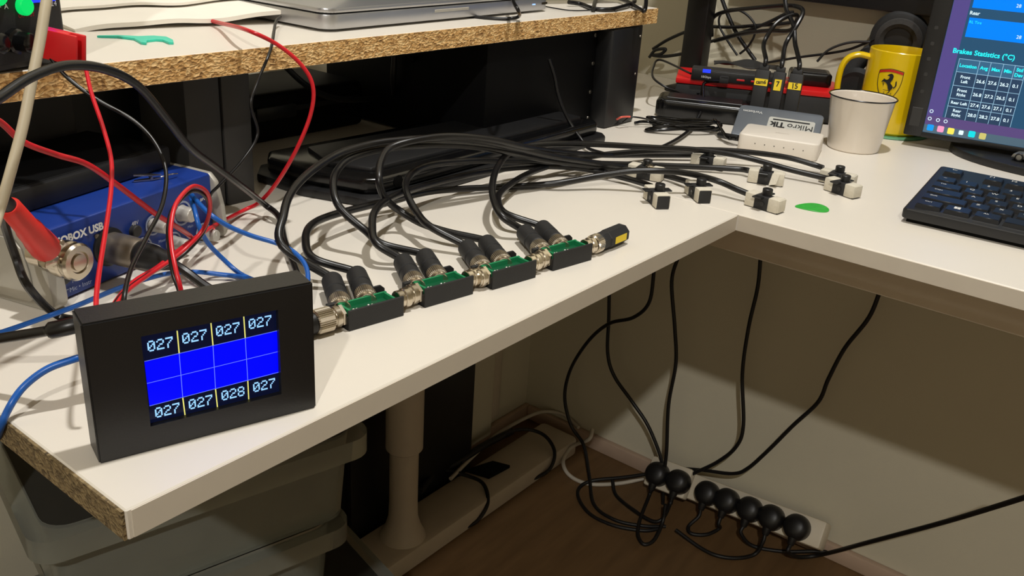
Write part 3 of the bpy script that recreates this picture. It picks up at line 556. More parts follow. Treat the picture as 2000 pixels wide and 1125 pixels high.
B().box((0, 0, 0), (.115, .19, .112), .006, 3).build('cabinet', 'black_deep', sp); B().box((.008, -.003, .008), (.107, .001, .104), .002).build('grille', 'black_plastic', sp)
cable('power_cable', [AV(560, 132, .70), AV(590, 160, .70), AV(630, 185, .71), AV(680, 195, .72), AV(740, 192, .74)], .003, 'cable_dark', 'dark cord sagging beneath the shelf near its middle', 'cords under the shelf')
cable('power_cable', [AV(770, 110, .72), AV(768, 150, .72), AV(770, 190, .73)], .003, 'cable_dark', 'short dark cord hanging straight down under the shelf', 'cords under the shelf')
cable('power_cable', [AV(790, 105, .70), AV(830, 135, .70), AV(870, 158, .70), AV(900, 155, .71), AV(960, 140, .72)], .003, 'cable_dark', 'dark cord sagging towards the equipment case under the shelf', 'cords under the shelf')

# crocodile clip where the blue wires start
kc = world(al, ar, (.118, .016, .0497)); kk = thing('crocodile_clip', 'small nickel clip with bare wire ends on the audio interface top', 'clip', kc, ar + math.radians(150))
B().prism([(0, 0), (.006, -.002), (.018, -.0012), (.019, .0012), (.006, .002)], .0002, .0012, M=None).build('lower_jaw', 'nickel', kk)
B().prism([(0, 0), (.006, -.002), (.018, -.0012), (.019, .0012), (.006, .002)], 0, .001, M=Matrix.Translation((0, 0, .0025)) @ Matrix.Rotation(math.radians(-6), 4, 'Y')).build('upper_jaw', 'nickel', kk)
B().cyl((.007, -.0024, .002), (.007, .0024, .002), .001, n=10).build('pivot', 'nickel', kk)
B().tube([(0, 0, .0015), (-.006, .002, .003), (-.012, -.001, .002)], .0005, 6).build('bare_wire', 'nickel', kk)
# ================================================================ enamel cup
cu = thing('enamel_cup', 'white enamel cup with black rim standing in front of the yellow mug', 'cup', (1.083, .335, D))
B().lathe([(0, 0), (.0275, 0), (.029, .0015), (.0358, .0585), (.0372, .0608), (.0368, .0614), (.0350, .0598), (.0280, .003), (0, .0025)], 48).build('body', 'enamel_white', cu)
B().lathe([(.0366, .0600), (.0377, .0604), (.0381, .0612), (.0374, .0619), (.0365, .0616), (.0361, .0606), (.0366, .0600)], 48).build('rim', 'enamel_rim', cu)
# ================================================================ yellow mug
MC = Vector((1.2135, .3375, D + .0022)); MR, MH = .0400, .100
co = B().lathe([(0, 0), (.048, 0), (.049, .001), (.048, .0022), (0, .0022)], 40).build('coaster', 'coaster_green'); co.location = (MC.x, MC.y, D); tag(co, 'thin green round coaster under the yellow mug', 'coaster')
mg = thing('yellow_mug', 'yellow mug with a prancing horse shield behind the enamel cup', 'mug', MC)
B().lathe([(0, 0), (MR - .003, 0), (MR, .003), (MR, MH - .001), (MR - .0008, MH), (MR - .003, MH), (MR - .0036, MH - .003), (MR - .0036, .006), (0, .005)], 64).build('body', 'mug_yellow', mg)
ha = math.radians(117); hx = Vector((math.cos(ha), math.sin(ha), 0))
hp = [hx * (MR - .002) + Vector((0, 0, .088)), hx * (MR + .012) + Vector((0, 0, .0895)), hx * (MR + .024) + Vector((0, 0, .084)), hx * (MR + .030) + Vector((0, 0, .070)), hx * (MR + .030) + Vector((0, 0, .045)), hx * (MR + .025) + Vector((0, 0, .028)), hx * (MR + .012) + Vector((0, 0, .019)), hx * (MR - .002) + Vector((0, 0, .017))]
B().tube(hp, .0062, 12, 8, flat=.62).build('handle', 'mug_yellow', mg)
def mugpt(zx, zy, lift=.0005):
    px, py = zx / 14.06 + 1690, zy / 14.06 + 120; d = ray(px, py); o = CAM - MC; a = d.x ** 2 + d.y ** 2; b_ = 2 * (o.x * d.x + o.y * d.y); c_ = o.x ** 2 + o.y ** 2 - (MR + lift) ** 2
    t = (-b_ - math.sqrt(max(0, b_ * b_ - 4 * a * c_))) / (2 * a); return o + d * t
out = [(385, 300), (360, 400), (340, 520), (335, 640), (350, 760), (385, 870), (440, 950), (520, 1020), (600, 1060), (680, 1030), (760, 960), (850, 850), (930, 730), (990, 590), (1030, 460), (1050, 350)]
em = B().tube([mugpt(*q) for q in out], .00035, 5, 3).tube([mugpt(*q) for q in ((385, 300), (420, 222), (560, 210), (700, 205), (780, 215), (920, 255), (1060, 300), (1050, 350))], .0003, 5, 3).build('shield_outline', 'ink', mg)
tp, bt = [(400, 235), (550, 228), (700, 222), (760, 228), (900, 268), (1055, 320)], [(385, 300), (550, 285), (680, 285), (760, 295), (900, 335), (1045, 385)]
b = B()
for k in range(5): b.poly([mugpt(*tp[k]), mugpt(*bt[k]), mugpt(*bt[k + 1]), mugpt(*tp[k + 1])])
b.build('shield_band', 'emblem_red', mg)
b = B()
for pl_ in ([(605, 385), (640, 365), (680, 345), (720, 335), (760, 355), (785, 400), (775, 450), (750, 500), (720, 545), (690, 570), (690, 610), (720, 640), (745, 680), (750, 730), (720, 765), (680, 790), (665, 830), (640, 860), (580, 895), (560, 890), (610, 855), (640, 830), (645, 800), (560, 795), (475, 780), (480, 772), (560, 782), (610, 785), (640, 780), (615, 745), (612, 690), (605, 640), (580, 600), (550, 570), (490, 545), (445, 560), (440, 545), (480, 510), (520, 465), (570, 500), (610, 500), (650, 470), (680, 430), (660, 400), (620, 395)],
            [(478, 575), (502, 580), (507, 650), (488, 655)], [(745, 700), (770, 715), (815, 680), (833, 560), (868, 545), (858, 660), (842, 690), (770, 755)]): 
    v2 = [Vector((x, -y, 0)) for x, y in pl_]; bv = [b.bm.verts.new(mugpt(*q, .0009)) for q in pl_]
    for tri in tessellate_polygon([v2]): b.bm.faces.new([bv[n_] for n_ in tri])
b.build('horse_emblem', 'ink', mg, 5)
for s, zx, zy in (('S', 500, 865), ('F', 690, 900)):
    p = mugpt(zx, zy, .0006); a = math.atan2(p.y, p.x); text('lettering', s, .0042, 'ink', mg, Matrix.Translation(p) @ Matrix.Rotation(a + math.pi / 2, 4, 'Z') @ UPR)
# ================================================================ headphones
hc = AU(1757, 78, 1.262); hd = thing('headphones', 'black headphones leaning against the wall behind the yellow mug', 'headphones', (hc.x, hc.y, D))
hz = hc.z - D; YM = Matrix.Rotation(math.radians(-90 - 8), 4, 'Y') @ Matrix.Rotation(math.radians(8), 4, 'X')
EM = Matrix.Translation((0, 0, hz)) @ YM
B().lathe([(.0, -.012), (.030, -.012), (.036, -.006), (.037, 0), (.034, .006), (.028, .008), (0, .008)], 40, EM).build('ear_cup', 'black_matte', hd)
B().lathe([(.016, .004), (.018, .0105), (.023, .013), (.0285, .0105), (.030, .004)], 40, EM).build('ear_cushion', 'foam_grey', hd)
B().lathe([(0, .006), (.017, .006)], 24, EM).build('ear_mesh', 'black_plastic', hd)
band = [(0, .0, hz + .034), (.004, .03, hz + .028), (.004, .062, hz + .004), (.002, .088, hz - .032), (-.002, .098, hz - .07), (-.006, .094, .012)]
band = [AU(1722, 88, 1.268), AU(1695, 106, 1.262), AU(1672, 128, 1.258), AU(1655, 155, 1.254), AU(1650, 190, 1.250), AU(1655, 235, 1.24)]; band = [p - hd.location for p in band]
B().tube(band, .006, 10, 8, flat=1.8).build('headband', 'black_matte', hd)
lowp = AU(1672, 170, 1.25) - hd.location
B().lathe([(0, -.008), (.022, -.008), (.026, 0), (.022, .008), (0, .008)], 32, Matrix.Translation(lowp) @ YM).build('ear_cup', 'black_matte', hd)
cable('headphone_cable', [AU(1806, 18, 1.272), AU(1796, 30, 1.27), AU(1788, 38, 1.27)], .0014, 'cable_dark', 'short black cord dropping behind the upper monitor to the headphones', 'cords by the wall')
# ================================================================ network switch
def corner(px, py, h): p = AZ(px, py, h); return p
sw0 = AZ(1438, 293); sw1 = AZ(1594, 317); sa = math.atan2(sw1.y - sw0.y, sw1.x - sw0.x); swl = (sw1 - sw0).length
sw = thing('network_switch', 'white plastic network switch with a row of pinhole lights', 'network switch', sw0, sa)
B().prism(rrect(swl, .060, .006), 0, .0195, .002, seg=3).build('housing', 'switch_white', sw)
for k in range(6): B().cyl((swl * (.22 + .12 * k), -.0002, .0105), (swl * (.22 + .12 * k), .001, .0105), .0006, n=8).build('status_hole', 'ink', sw)
B().cyl((-.004, .045, .009), (.003, .045, .009), .0045, n=16).build('power_socket', 'black_plastic', sw)
text('lettering', 'switch', .006, mat('emboss', (206, 198, 186), .5), sw, Matrix.Translation((swl * .5, .03, .01975)))
# ---- grey video switch with three plugs
v1 = AZ(1447, 203, .031); v2 = AZ(1611, 225, .031); vxa = math.atan2(v2.y - v1.y, v2.x - v1.x); VL = (v2 - v1).length
vs_ = thing('video_hub', 'grey metal video hub with an upside-down sticker leaning behind the white switch', 'hub', v1, vxa)
TI = Matrix.Rotation(math.radians(28), 4, 'X')   # local -y slopes down to the desk
B().prism(rrect(VL, .060, .006), -.008, 0, .0012, TI @ Matrix.Translation((0, -.060, 0))).build('housing', 'hub_grey', vs_)
B().prism([(x + VL * .38, y - .040) for x, y in rrect(VL * .54, .024, .003)], 0, .0004, M=TI).build('sticker', 'sticker_grey', vs_)
TX = lambda x, y, z=.0008: TI @ Matrix.Translation((x, y, z)) @ Matrix.Rotation(math.pi, 4, 'Z')
text('lettering', 'Mikro', .0125, 'ink', vs_, TX(VL * .76, -.029)); text('lettering', 'Tik', .0125, 'ink', vs_, TX(VL * .50, -.029), bold=.0005)
B().box((VL * .43, -.0215, .0005), (VL * .86, -.0195, .0008), M=TI).build('sticker_bar', 'ink', vs_)
text('lettering', 'Verbatim', .0062, 'print_white', vs_, TX(VL * .17, -.012))
BO = {0: ('cam6', 'reading cam6, leftmost of three'), 1: ('7', 'that is narrow and upright, middle of three'), 2: ('15', 'that is wide, rightmost of three')}
HC = [[(1478, 140), (1480, 118), (1492, 85), (1512, 50), (1536, 33), (1556, 30), (1554, 45), (1540, 60), (1500, 60), (1450, 66), (1395, 80)],
      [(1510, 145), (1516, 122), (1535, 85), (1556, 50), (1568, 25), (1560, 14), (1530, 11), (1470, 16), (1420, 22), (1392, 36), (1390, 70)],
      [(1544, 140), (1550, 115), (1553, 85), (1551, 55), (1545, 38), (1535, 15), (1532, -30)]]
for k, (px, w_) in enumerate(((1478, .0168), (1511, .0145), (1544, .0162))):
    f = (.19, .39, .59)[k]; base = v1.lerp(v2, f); hp_ = thing('video_plug', 'black video cable with a yellow tag ' + BO[k][1], 'cable', base, vxa, 'video cables in the grey hub')
    y0 = .001; tl = Matrix.Rotation(math.radians(-10), 4, 'X'); M_ = tl
    B().box((-w_ / 2, .0015, -.004), (w_ / 2, .0125, .043), .0012, M=M_).box((-w_ * .36, .003, .042), (w_ * .36, .011, .049), .001, M=M_).box((-w_ * .4, .0035, -.010), (w_ * .4, .0105, -.003), M=M_).build('plug_body', 'black_matte', hp_)
    B().box((-w_ * .46 if k != 1 else -.0042, .0010, .0245 if k != 1 else .021), (w_ * .46 if k != 1 else .0042, .0016, .0325 if k != 1 else .034), M=M_).build('tag', 'yellow_label', hp_, label='yellow hand-written tag')
    text('lettering', BO[k][0], .0062 if k == 0 else .0088, 'ink', hp_, M_ @ upt(0, .0008, .0285, rot=.08, sx=.9), bold=.0002)
    P = [M_ @ Vector((0, .007, .046)), M_ @ Vector((0, .007, .056))]; W2 = []
    for n_, q in enumerate(HC[k][2:]): W2.append(AU(*q, 1.135 + min(n_, 8) * .014))
    cc, ss = math.cos(vxa), math.sin(vxa)
    P += [Vector(((q - base).x * cc + (q - base).y * ss, -(q - base).x * ss + (q - base).y * cc, (q - base).z)) for q in W2]
    B().tube(P, .0028, 10).build('cord', 'cable_black', hp_)
# ---- red and black box with hub on top
rp = Vector((1.0945, .581, D)); ra = math.atan2(.398 - .60, 1.185 - 1.085)
rb = thing('network_device', 'black device box with a red lid against the right wall', 'device', rp, ra)
RL = .207
B().box((0, 0, .002), (RL, .088, .034), .0015).build('body', 'black_matte', rb)
B().box((-.001, -.001, .0345), (RL + .001, .089, .0415), .0012).build('lid', 'red_gloss', rb)
B().cyl((.03, -.0004, .024), (.03, .001, .024), .002, n=14).build('audio_socket', 'black_gloss', rb)
B().box((.05, -.0005, .019), (.066, .001, .028)).build('port', 'charcoal', rb)
for x in (.02, .19):
    for y in (.015, .07): B().cyl((x, y, 0), (x, y, .003), .007, n=14).build('foot', 'black_plastic', rb)
uh = thing('usb_hub', 'long black hub with a blue light lying on the red lid', 'hub', world(rp, ra, (.018, -.006, .0415)), ra)
B().box((0, 0, 0), (.112, .032, .0135), .0015).build('housing', 'black_plastic', uh)
B().box((.001, .001, .0133), (.111, .031, .0139), .0004, 1).build('top_plate', 'charcoal', uh)
B().box((.014, -.0003, .0105), (.024, .004, .0142)).build('status_light', 'led_blue', uh)
text('lettering', '10Gbps', .0042, 'print_white', uh, upt(.019, -.0004, .005))
for x in (.058, .076, .092): B().box((x, -.0004, .004), (x + .010, .001, .0062), .0003, 1).build('port', 'red_gloss', uh)
B().box((.036, -.012, .001), (.048, .001, .0085), .001).box((.038, -.0125, .0085), (.047, -.002, .0092)).build('inserted_plug', 'black_matte', uh)
cable('usb_cable', [world(rp, ra, (.060, -.016, .045)), AZ(1376, 162, .038), AZ(1374, 195, .022), AZ(1366, 225, .010), AZ(1345, 255, .005), AZ(1310, 279, .004), AZ(1270, 293, .004), AZ(1200, 300, .004)], .0021, 'cable_black', 'glossy black cable dropping from the hub front across the desk', 'cords on the corner desk')
cable('usb_cable', [world(rp, ra, (.017, .0, .048)), AZ(1290, 117, .052), AZ(1276, 132, .046), AZ(1276, 152, .038), AZ(1300, 170, .030), AZ(1330, 181, .024), AZ(1348, 192, .018), AZ(1352, 215, .010)], .0015, 'cable_black', 'thin grey-black cable curling from the left end of the hub', 'cords on the corner desk')
ad = thing('power_brick', 'glossy black adapter lying on the right end of the red lid', 'adapter', world(rp, ra, (.145, .03, .0415)), ra)
B().prism(rrect(.052, .045, .006), 0, .017, .003, seg=3).build('housing', 'black_gloss', ad); B().box((.006, .006, .0168), (.046, .039, .0174), .0004, 1).build('top_panel', 'black_plastic', ad)
cl = B().grid(lambda i, j: world(rp, ra, (.045 + .085 * i, .030 + .045 * j, .0585 + .0025 * math.sin(i * 9) * math.sin(j * 4 + 1) + .002 * math.sin(i * 4 + j * 5))), 24, 12, .0012).build('dark_pouch', 'charcoal'); tag(cl, 'crumpled dark pouch lying on top of the hub', 'pouch')
bd = thing('glossy_box', 'low glossy black box on the desk in front of the red-lidded device', 'box', world(rp, ra, (-.020, -.062, 0)), ra + math.radians(-2))
B().prism(rrect(.118, .055, .010), 0, .024, .005, seg=3).build('housing', 'black_gloss', bd); B().box((.012, .010, .0235), (.106, .045, .0252), .0006, 1).build('lid', 'black_plastic', bd)
# coiled cord bundle
def coil(cx, cy, n_, rx, ry, ang, h):
    P = []
    for k in range(n_ * 12 + 1):
        t = k / 12 * 2 * math.pi; q = AZ(cx, cy, .004); s_ = 1 - .12 * math.sin(k * .7)
        P.append(q + Vector((rx * s_ * math.cos(t) * math.cos(ang) - ry * math.sin(t) * math.sin(ang), rx * s_ * math.cos(t) * math.sin(ang) + ry * math.sin(t) * math.cos(ang), h * (k / (n_ * 12)) + .003 * math.sin(t * 1.5))))
    return P
cable('coiled_cable', [AZ(1240, 240, .003), AZ(1270, 238, .004)] + coil(1335, 253, 4, .042, .012, math.radians(-42), .012) + [AZ(1420, 268, .008), AZ(1436, 270, .009)], .0019, mat('cord_gloss', (8, 8, 9), .12), 'glossy black cord bundled in a flat coil on the desk', 'cords on the corner desk', sub=4)
cable('power_cable', [AZ(1405, 263, .006), AZ(1425, 267, .008), AZ(1443, 270, .009)], .0036, 'black_plastic', 'ribbed black power plug entering the side of the white switch', 'cords on the corner desk')
cable('jumper_wire', [AZ(1205, 233, .010), AZ(1213, 229, .014), AZ(1222, 228, .014), AZ(1231, 228, .014)], .0012, mat('salmon', (222, 100, 85), .4), 'short salmon-coloured wire end at the foot of the equipment case', 'cords on the corner desk')
cable('jumper_wire', [AZ(1195, 244, .002), AZ(1215, 239, .004), AZ(1230, 229, .012), AZ(1250, 230, .012), AZ(1275, 236, .008), AZ(1300, 245, .003)], .0010, 'cable_black', 'thin black wire curling at the foot of the equipment case', 'cords on the corner desk')
# ================================================================ monitor arm, upper monitor, wall cords
ap = AU(1364, 60, 1.22); ap.z = D
lm = thing('side_monitor', 'unseen black monitor added above the shelf to shade the wall by the pole', 'monitor', (1.17, .585, D + .157), math.radians(164))  # out of view, added to shade the wall strip left of the pole
B().box((0, -.012, 0), (.52, .012, .32), .003).build('case', 'black_plastic', lm); B().box((.008, .0115, .012), (.512, .0132, .312)).build('screen', 'screen_dark', lm)
B().box((.02, -.012, .12), (.06, -.05, .16), .003).build('mount', 'black_plastic', lm)
arm = thing('monitor_pole', 'thick black monitor pole behind the red-lidded device', 'pole', ap)
B().box((-.012, -.017, 0), (.012, .017, .42), .003).build('pole', 'black_plastic', arm); B().box((-.025, -.03, 0), (.025, .03, .008), .003).build('base_clamp', 'black_plastic', arm)
B().box((-.006, -.30, .30), (.012, .017, .33), .003).build('arm', 'black_plastic', arm)
u0, u1 = AU(1569, 0, 1.255), AU(1812, 20, 1.255); um = thing('upper_monitor', 'black upper monitor whose bottom bezel shows at the top edge', 'monitor', (1.255, 0, u0.z - .002))
zz = 0
B().box((0, -.06, 0), (.022, .60, .36), .003).build('case', 'black_plastic', um); B().box((-.0012, -.052, .022), (.001, .592, .352)).build('screen', mat('screen_off', (30, 33, 38), .12), um)
B().box((-.0008, .30, .008), (.0005, .306, .0095)).build('power_led', 'led_white', um)
u_ = 1.268
for n_, (pts, r, lb) in enumerate((
    ([(1404, -20), (1418, 20), (1436, 60), (1455, 90), (1475, 118)], .003, 'thick black cord running diagonally down the wall behind the hub'),
    ([(1392, 52), (1430, 53), (1475, 50), (1520, 47), (1545, 44)], .0024, 'black cord running level along the wall between pole and plugs'),
    ([(1385, 82), (1420, 72), (1460, 60), (1500, 44), (1535, 27), (1550, 24)], .0024, 'black cord rising from the pole towards the plug cords'),
    ([(1440, 108), (1420, 78), (1405, 50), (1408, 28), (1430, 18), (1455, 26), (1474, 48), (1473, 70), (1460, 92), (1445, 105)], .0017, 'thin black cord looped into a ring on the wall'),
    ([(1500, 122), (1560, 112), (1620, 104), (1660, 96), (1700, 80), (1725, 70)], .0017, 'thin black cord stretching from the hub to the headphones'),
    ([(1596, 120), (1615, 100), (1640, 88), (1668, 82), (1700, 82)], .0017, 'grey cord arching on the wall left of the headphones'),
    ([(1275, 96), (1300, 80), (1325, 68), (1345, 60)], .0024, 'black cord slanting behind the pole from the left'),
    ([(1268, 112), (1280, 98), (1300, 96), (1290, 106), (1275, 108), (1300, 110), (1340, 104)], .0024, 'tangled black cord at the foot of the pole'))):
    cable('loose_cable', [AU(px, py, u_ - .004 * n_) for px, py in pts], r, 'cable_dark' if 'grey' not in lb else 'charcoal', lb, 'cords by the wall')
# ================================================================ lower monitor
mr_ = math.atan2(-.102, .016); ml = AZ(1763, 262, .0135); ml.z = D + .0135
mo = thing('monitor', 'black monitor showing a brake statistics table, right of the yellow mug', 'monitor', ml, mr_)
def mq(px, py, y=0): return ON(ml, mr_, px, py, y)
sl = mq(1802, 257).x; sz0 = mq(1802, 257).z; MW, MHt = .52, .32
sx1 = MW - sl; sz1 = MHt - .016
b = B(); b.box((0, 0, 0), (sl, .018, MHt), .002).box((sx1, 0, 0), (MW, .018, MHt), .002).box((sl - .002, 0, 0), (sx1 + .002, .018, sz0), .002).box((sl - .002, 0, sz1), (sx1 + .002, .018, MHt), .002); b.build('bezel', 'black_plastic', mo)
B().box((.01, .012, .01), (MW - .01, .032, MHt - .01), .004).build('rear_shell', 'black_plastic', mo)
scn = B().box((sl - .001, .0012, sz0 - .001), (sx1 + .001, .004, sz1 + .001)).build('screen', mat('ui_slate', (44, 84, 116), .25, emit=.85), mo)
Ys = .0010
def spoly(name, pts, m, y=Ys): return B().poly([mq(px, py, y) for px, py in pts]).build(name, m, scn)
mpurple = mat('ui_purple', (88, 76, 140), .3, emit=.85); mbar = mat('ui_bar', (96, 78, 132), .3, emit=.8); mtask = mat('ui_task', (86, 110, 126), .3, emit=.8); mcard = mat('ui_card', (0, 128, 250), .3, emit=1); mdark = mat('ui_cell', (48, 70, 98), .3, emit=.8); mhead = mat('ui_header', (60, 104, 138), .3, emit=.85)
mline = mat('ui_line', (160, 205, 232), .3, emit=.95); mcyan = mat('ui_cyan', (40, 235, 240), .3, emit=1.1); mtxt = mat('ui_text', (215, 240, 250), .3, emit=1.1)
zT = mq(1863, 0); zB = mq(1802, 257)
def mrect(name, x0, z0, x1, z1, m, y=Ys): return B().quad(x0, z0, x1, z1, y).build(name, m, scn)
pz = [mq(1812, 228), mq(1806, 240)]
zt_, zb_ = mq(1808, 224).z, mq(1805, 242).z
mrect('side_panel', sl, zb_, mq(1857, 160).x, sz1, mpurple)
mrect('status_bar', sl, zb_, sx1, zt_, mbar, Ys - .0001); mrect('task_bar', sl, sz0, sx1, zb_, mtask, Ys - .0001)
cx0 = mq(1886, 65).x; cz0 = mq(1886, 72).z; cz1 = mq(1893, 34).z; cw = mq(1998, 83).x - cx0
mrect('tile', cx0, cz0, cx0 + cw * 1.02, cz1, mcard); mrect('tile', cx0, mq(1900, 15).z, cx0 + cw * 1.06, mq(1900, 15).z + .05, mcard)
ch = (cz1 - cz0)
def mtext(s, px, py, size, m, bold=0, align='CENTER'): p = mq(px, py, Ys - .0002); return text('lettering', s, size, m, scn, upt(p.x, Ys - .0002, p.z), align, bold)
mtext('Rear', 1904, 26, .0055, mtxt, .0001); mtext('RL Tire', 1905, 44, .0042, mcyan); mtext('28', 1990, 73, .0052, mtxt); mtext('28', 1990, 12, .0052, mtxt)
mtext('Brakes Statistics (°C)', 1921, 106, .0075, mcyan, .0002)
# table lines fitted to the grid seen on the screen
tl_ = mq(1874, 114.5); bl__ = mq(1848, 228); cols = [mq(1874, 114.5).x, mq(1914, 120).x, mq(1936, 122.5).x, mq(1960.5, 125.5).x, mq(1983, 128.5).x, mq(2005, 132).x]
rows = [mq(1874, 114.5).z, mq(1869, 140).z, mq(1862.5, 166.5).z, mq(1856, 191.5).z, mq(1851, 207).z, zt_]
mrect('table_header', cols[0], rows[1], cols[5], rows[0], mhead, Ys - .00005); mrect('table_body', cols[0], rows[5], cols[5], rows[1], mdark, Ys - .00005)
lw = .00045
for x in cols: mrect('table_line', x - lw / 2, rows[5], x + lw / 2, rows[0], mline, Ys - .00015)
for z in rows[:5]: mrect('table_line', cols[0], z - lw / 2, cols[5], z + lw / 2, mline, Ys - .00015)
def cell(s, c, r, m, size, bold=.0001):
    x = (cols[c] + cols[c + 1]) / 2; z = (rows[r] + rows[r + 1]) / 2; L_ = s.split('\n')
    for n_, t_ in enumerate(L_): text('lettering', t_, size, m, scn, upt(x, Ys - .0002, z + (len(L_) - 1) * size * .55 - n_ * size * 1.1), bold=bold)
for c, s in enumerate(('Location', 'Avg', 'Max', 'Min', 'Std\nDev')): cell(s, c, 0, mcyan, .0052, .00018)
for r, row in enumerate((('Front\nLeft', '26.6', '27.6', '26.2', '0.1'), ('Front\nRight', '26.8', '27.2', '26.5', '0.1'), ('Rear Left', '27.4', '27.6', '27.1', '0.1'), ('Rear\nRight', '28.0', '28.2', '27.8', '0.1'))):
    for c, s in enumerate(row): cell(s, c, r + 1, mtxt, .0052 if c else .0046)
def icon(px, py, w_, m, name='icon'):
    p = mq(px, py, Ys); B().prism([(x + p.x - w_ / 2, y + p.z - w_ / 2) for x, y in rrect(w_, w_, w_ * .2)], 0, .0001, M=Matrix.Translation((0, Ys - .0002, 0)) @ UPR).build(name, m, scn)
for px, py, m_ in ((1817, 249, mat('ic_blue', (20, 150, 235), .3, emit=1)), (1837, 252, mat('ic_pink', (240, 150, 190), .3, emit=1)), (1857, 256, mat('ic_yellow', (240, 225, 90), .3, emit=1)), (1877, 259, mtxt), (1898, 262, mat('ic_cyan', (20, 215, 225), .3, emit=1)), (1919, 266, mat('ic_gold', (200, 190, 110), .3, emit=1))): icon(px, py, .0072 if m_ != mtxt else .005, m_)
for px, py in ((1819.5, 217), (1816, 231.5), (1832, 234.5), (1847, 237)):
    p = mq(px, py, Ys); B().lathe([(.0014, 0), (.0021, 0)], 16, Matrix.Translation((p.x, Ys - .0003, p.z)) @ X90).build('icon', mtxt, scn)
for px, py in ((1829, 54), (1821, 85), (1814, 115), (1808, 145), (1801, 178)):
    p = mq(px, py, 0); B().prism(rrect(.004, .004, .001), 0, .0003, M=Matrix.Translation((p.x - .002, -.0001, p.z - .002)) @ UPR).build('bezel_button', 'charcoal', mo)
p = mq(1789, 228, 0); B().box((p.x - .006, -.0003, p.z - .011), (p.x + .006, .001, p.z + .011), .0003, 1).build('badge', 'charcoal', mo)
bc = Vector((1.205, .12)); lcx = lambda q: (math.cos(-mr_) * (q[0] - ml.x) - math.sin(-mr_) * (q[1] - ml.y), math.sin(-mr_) * (q[0] - ml.x) + math.cos(-mr_) * (q[1] - ml.y))
ex, ey = lcx((bc.x, bc.y))
B().prism([(ex + .135 * math.cos(2 * math.pi * k / 48), ey + .085 * math.sin(2 * math.pi * k / 48)) for k in range(48)], -.0135, -.0045, .002).build('stand_base', 'black_plastic', mo)
B().box((ex - .03, .03, -.006), (ex + .03, .055, .14), .004).build('stand_neck', 'black_plastic', mo)
# toy car on the stand base
cp = AZ(1972, 311, .0095); tc_ = thing('toy_car', 'tiny silver toy car parked on the monitor stand base', 'toy car', (cp.x, cp.y, D + .0091), math.radians(-95))
B().prism([(0, .003), (.002, .0075), (.012, .009), (.017, .0145), (.032, .0150), (.038, .0095), (.045, .0085), (.046, .003)], -.020, 0, .001, Matrix.Translation((0, 0, 0)) @ UPR).build('body', 'car_silver', tc_)
B().prism([(.0135, .0095), (.0175, .0138), (.031, .0143), (.0365, .0095)], -.0204, .0004, 0, UPR).build('windows', 'black_gloss', tc_)
for x in (.009, .036):
    for y0, y1 in ((-.001, .003), (.017, .021)): w_ = B().cyl((x, y0, .0046), (x, y1, .0046), .0046, n=20, bev=.0005).build('wheel', 'black_plastic', tc_); B().cyl((x, y0 - .0003, .0046), (x, y0 + .001, .0046), .0029, n=16).build('hub_cap', 'car_silver', w_)
# ================================================================ keyboard
kl = AZ(1757, 433); ka = math.radians(-86.6)
kb = thing('keyboard', 'black keyboard lying on the corner desk in front of the monitor', 'keyboard', kl, ka)
KW, KD, tilt = .44, .145, math.radians(4.5); KM = Matrix.Rotation(tilt, 4, 'X')
B().prism([(.004, .006), (KW, .006), (KW, KD - .004), (.004, KD - .004)], .0, .004).build('base', 'black_deep', kb)
B().prism(rrect(KW, KD, .004), .004, .013, .0015, KM, seg=2).build('housing', mat('kb_black', (24, 25, 28), .4), kb)
B().box((.02, KD - .02, -.0), (.06, KD - .008, .012)).build('rear_foot', 'black_deep', kb)
km = mat('key_black', (24, 26, 31), .38); U = .0192; KE = {}
def keymesh(w_):
    if w_ not in KE:
        b = bmesh.new(); a = [(0, 0), (w_ * U - .0022, 0), (w_ * U - .0022, U - .0030), (0, U - .0030)]; i_ = .0012
        lo = [b.verts.new((x, y, 0)) for x, y in a]; hi = [b.verts.new((x + (i_ if x == 0 else -i_), y + (i_ if y == 0 else -i_), .0042)) for x, y in a]
        b.faces.new(hi)
        for k in range(4): b.faces.new((lo[k], lo[(k + 1) % 4], hi[(k + 1) % 4], hi[k]))
        bmesh.ops.bevel(b, geom=list(b.edges), offset=.0005, segments=2, affect='EDGES'); bb = B(); bb.join(b); KE[w_] = bb.mesh('key', km, 50)
    return KE[w_]
ROWS = [(.0095, [('Ctrl', 1.25), ('⊞', 1.25), ('Alt', 1.25), ('', 5.5), ('Alt', 1.25), ('Fn', 1.25), ('Ctrl', 1.25)]),
        (.0285, [('Shift', 2.1)] + [(c, 1) for c in 'ZXCVBNM,.-'] + [('Shift', 1.9)]),
        (.0475, [('Caps', 1.7)] + [(c, 1) for c in 'ASDFGHJKL;'] + [('Enter', 2.3)]),
        (.0665, [('Tab', 1.45)] + [(c, 1) for c in 'QWERTYUIOP['] + [('', 1.55)]),
        (.0855, [('~', 1)] + [(c, 1) for c in '1234567890-='] + [('Back', 2)]),
        (.1150, [('Esc', 1), (None, .9)] + [('F%d' % k, 1) for k in range(1, 5)] + [(None, .5)] + [('F%d' % k, 1) for k in range(5, 9)])]
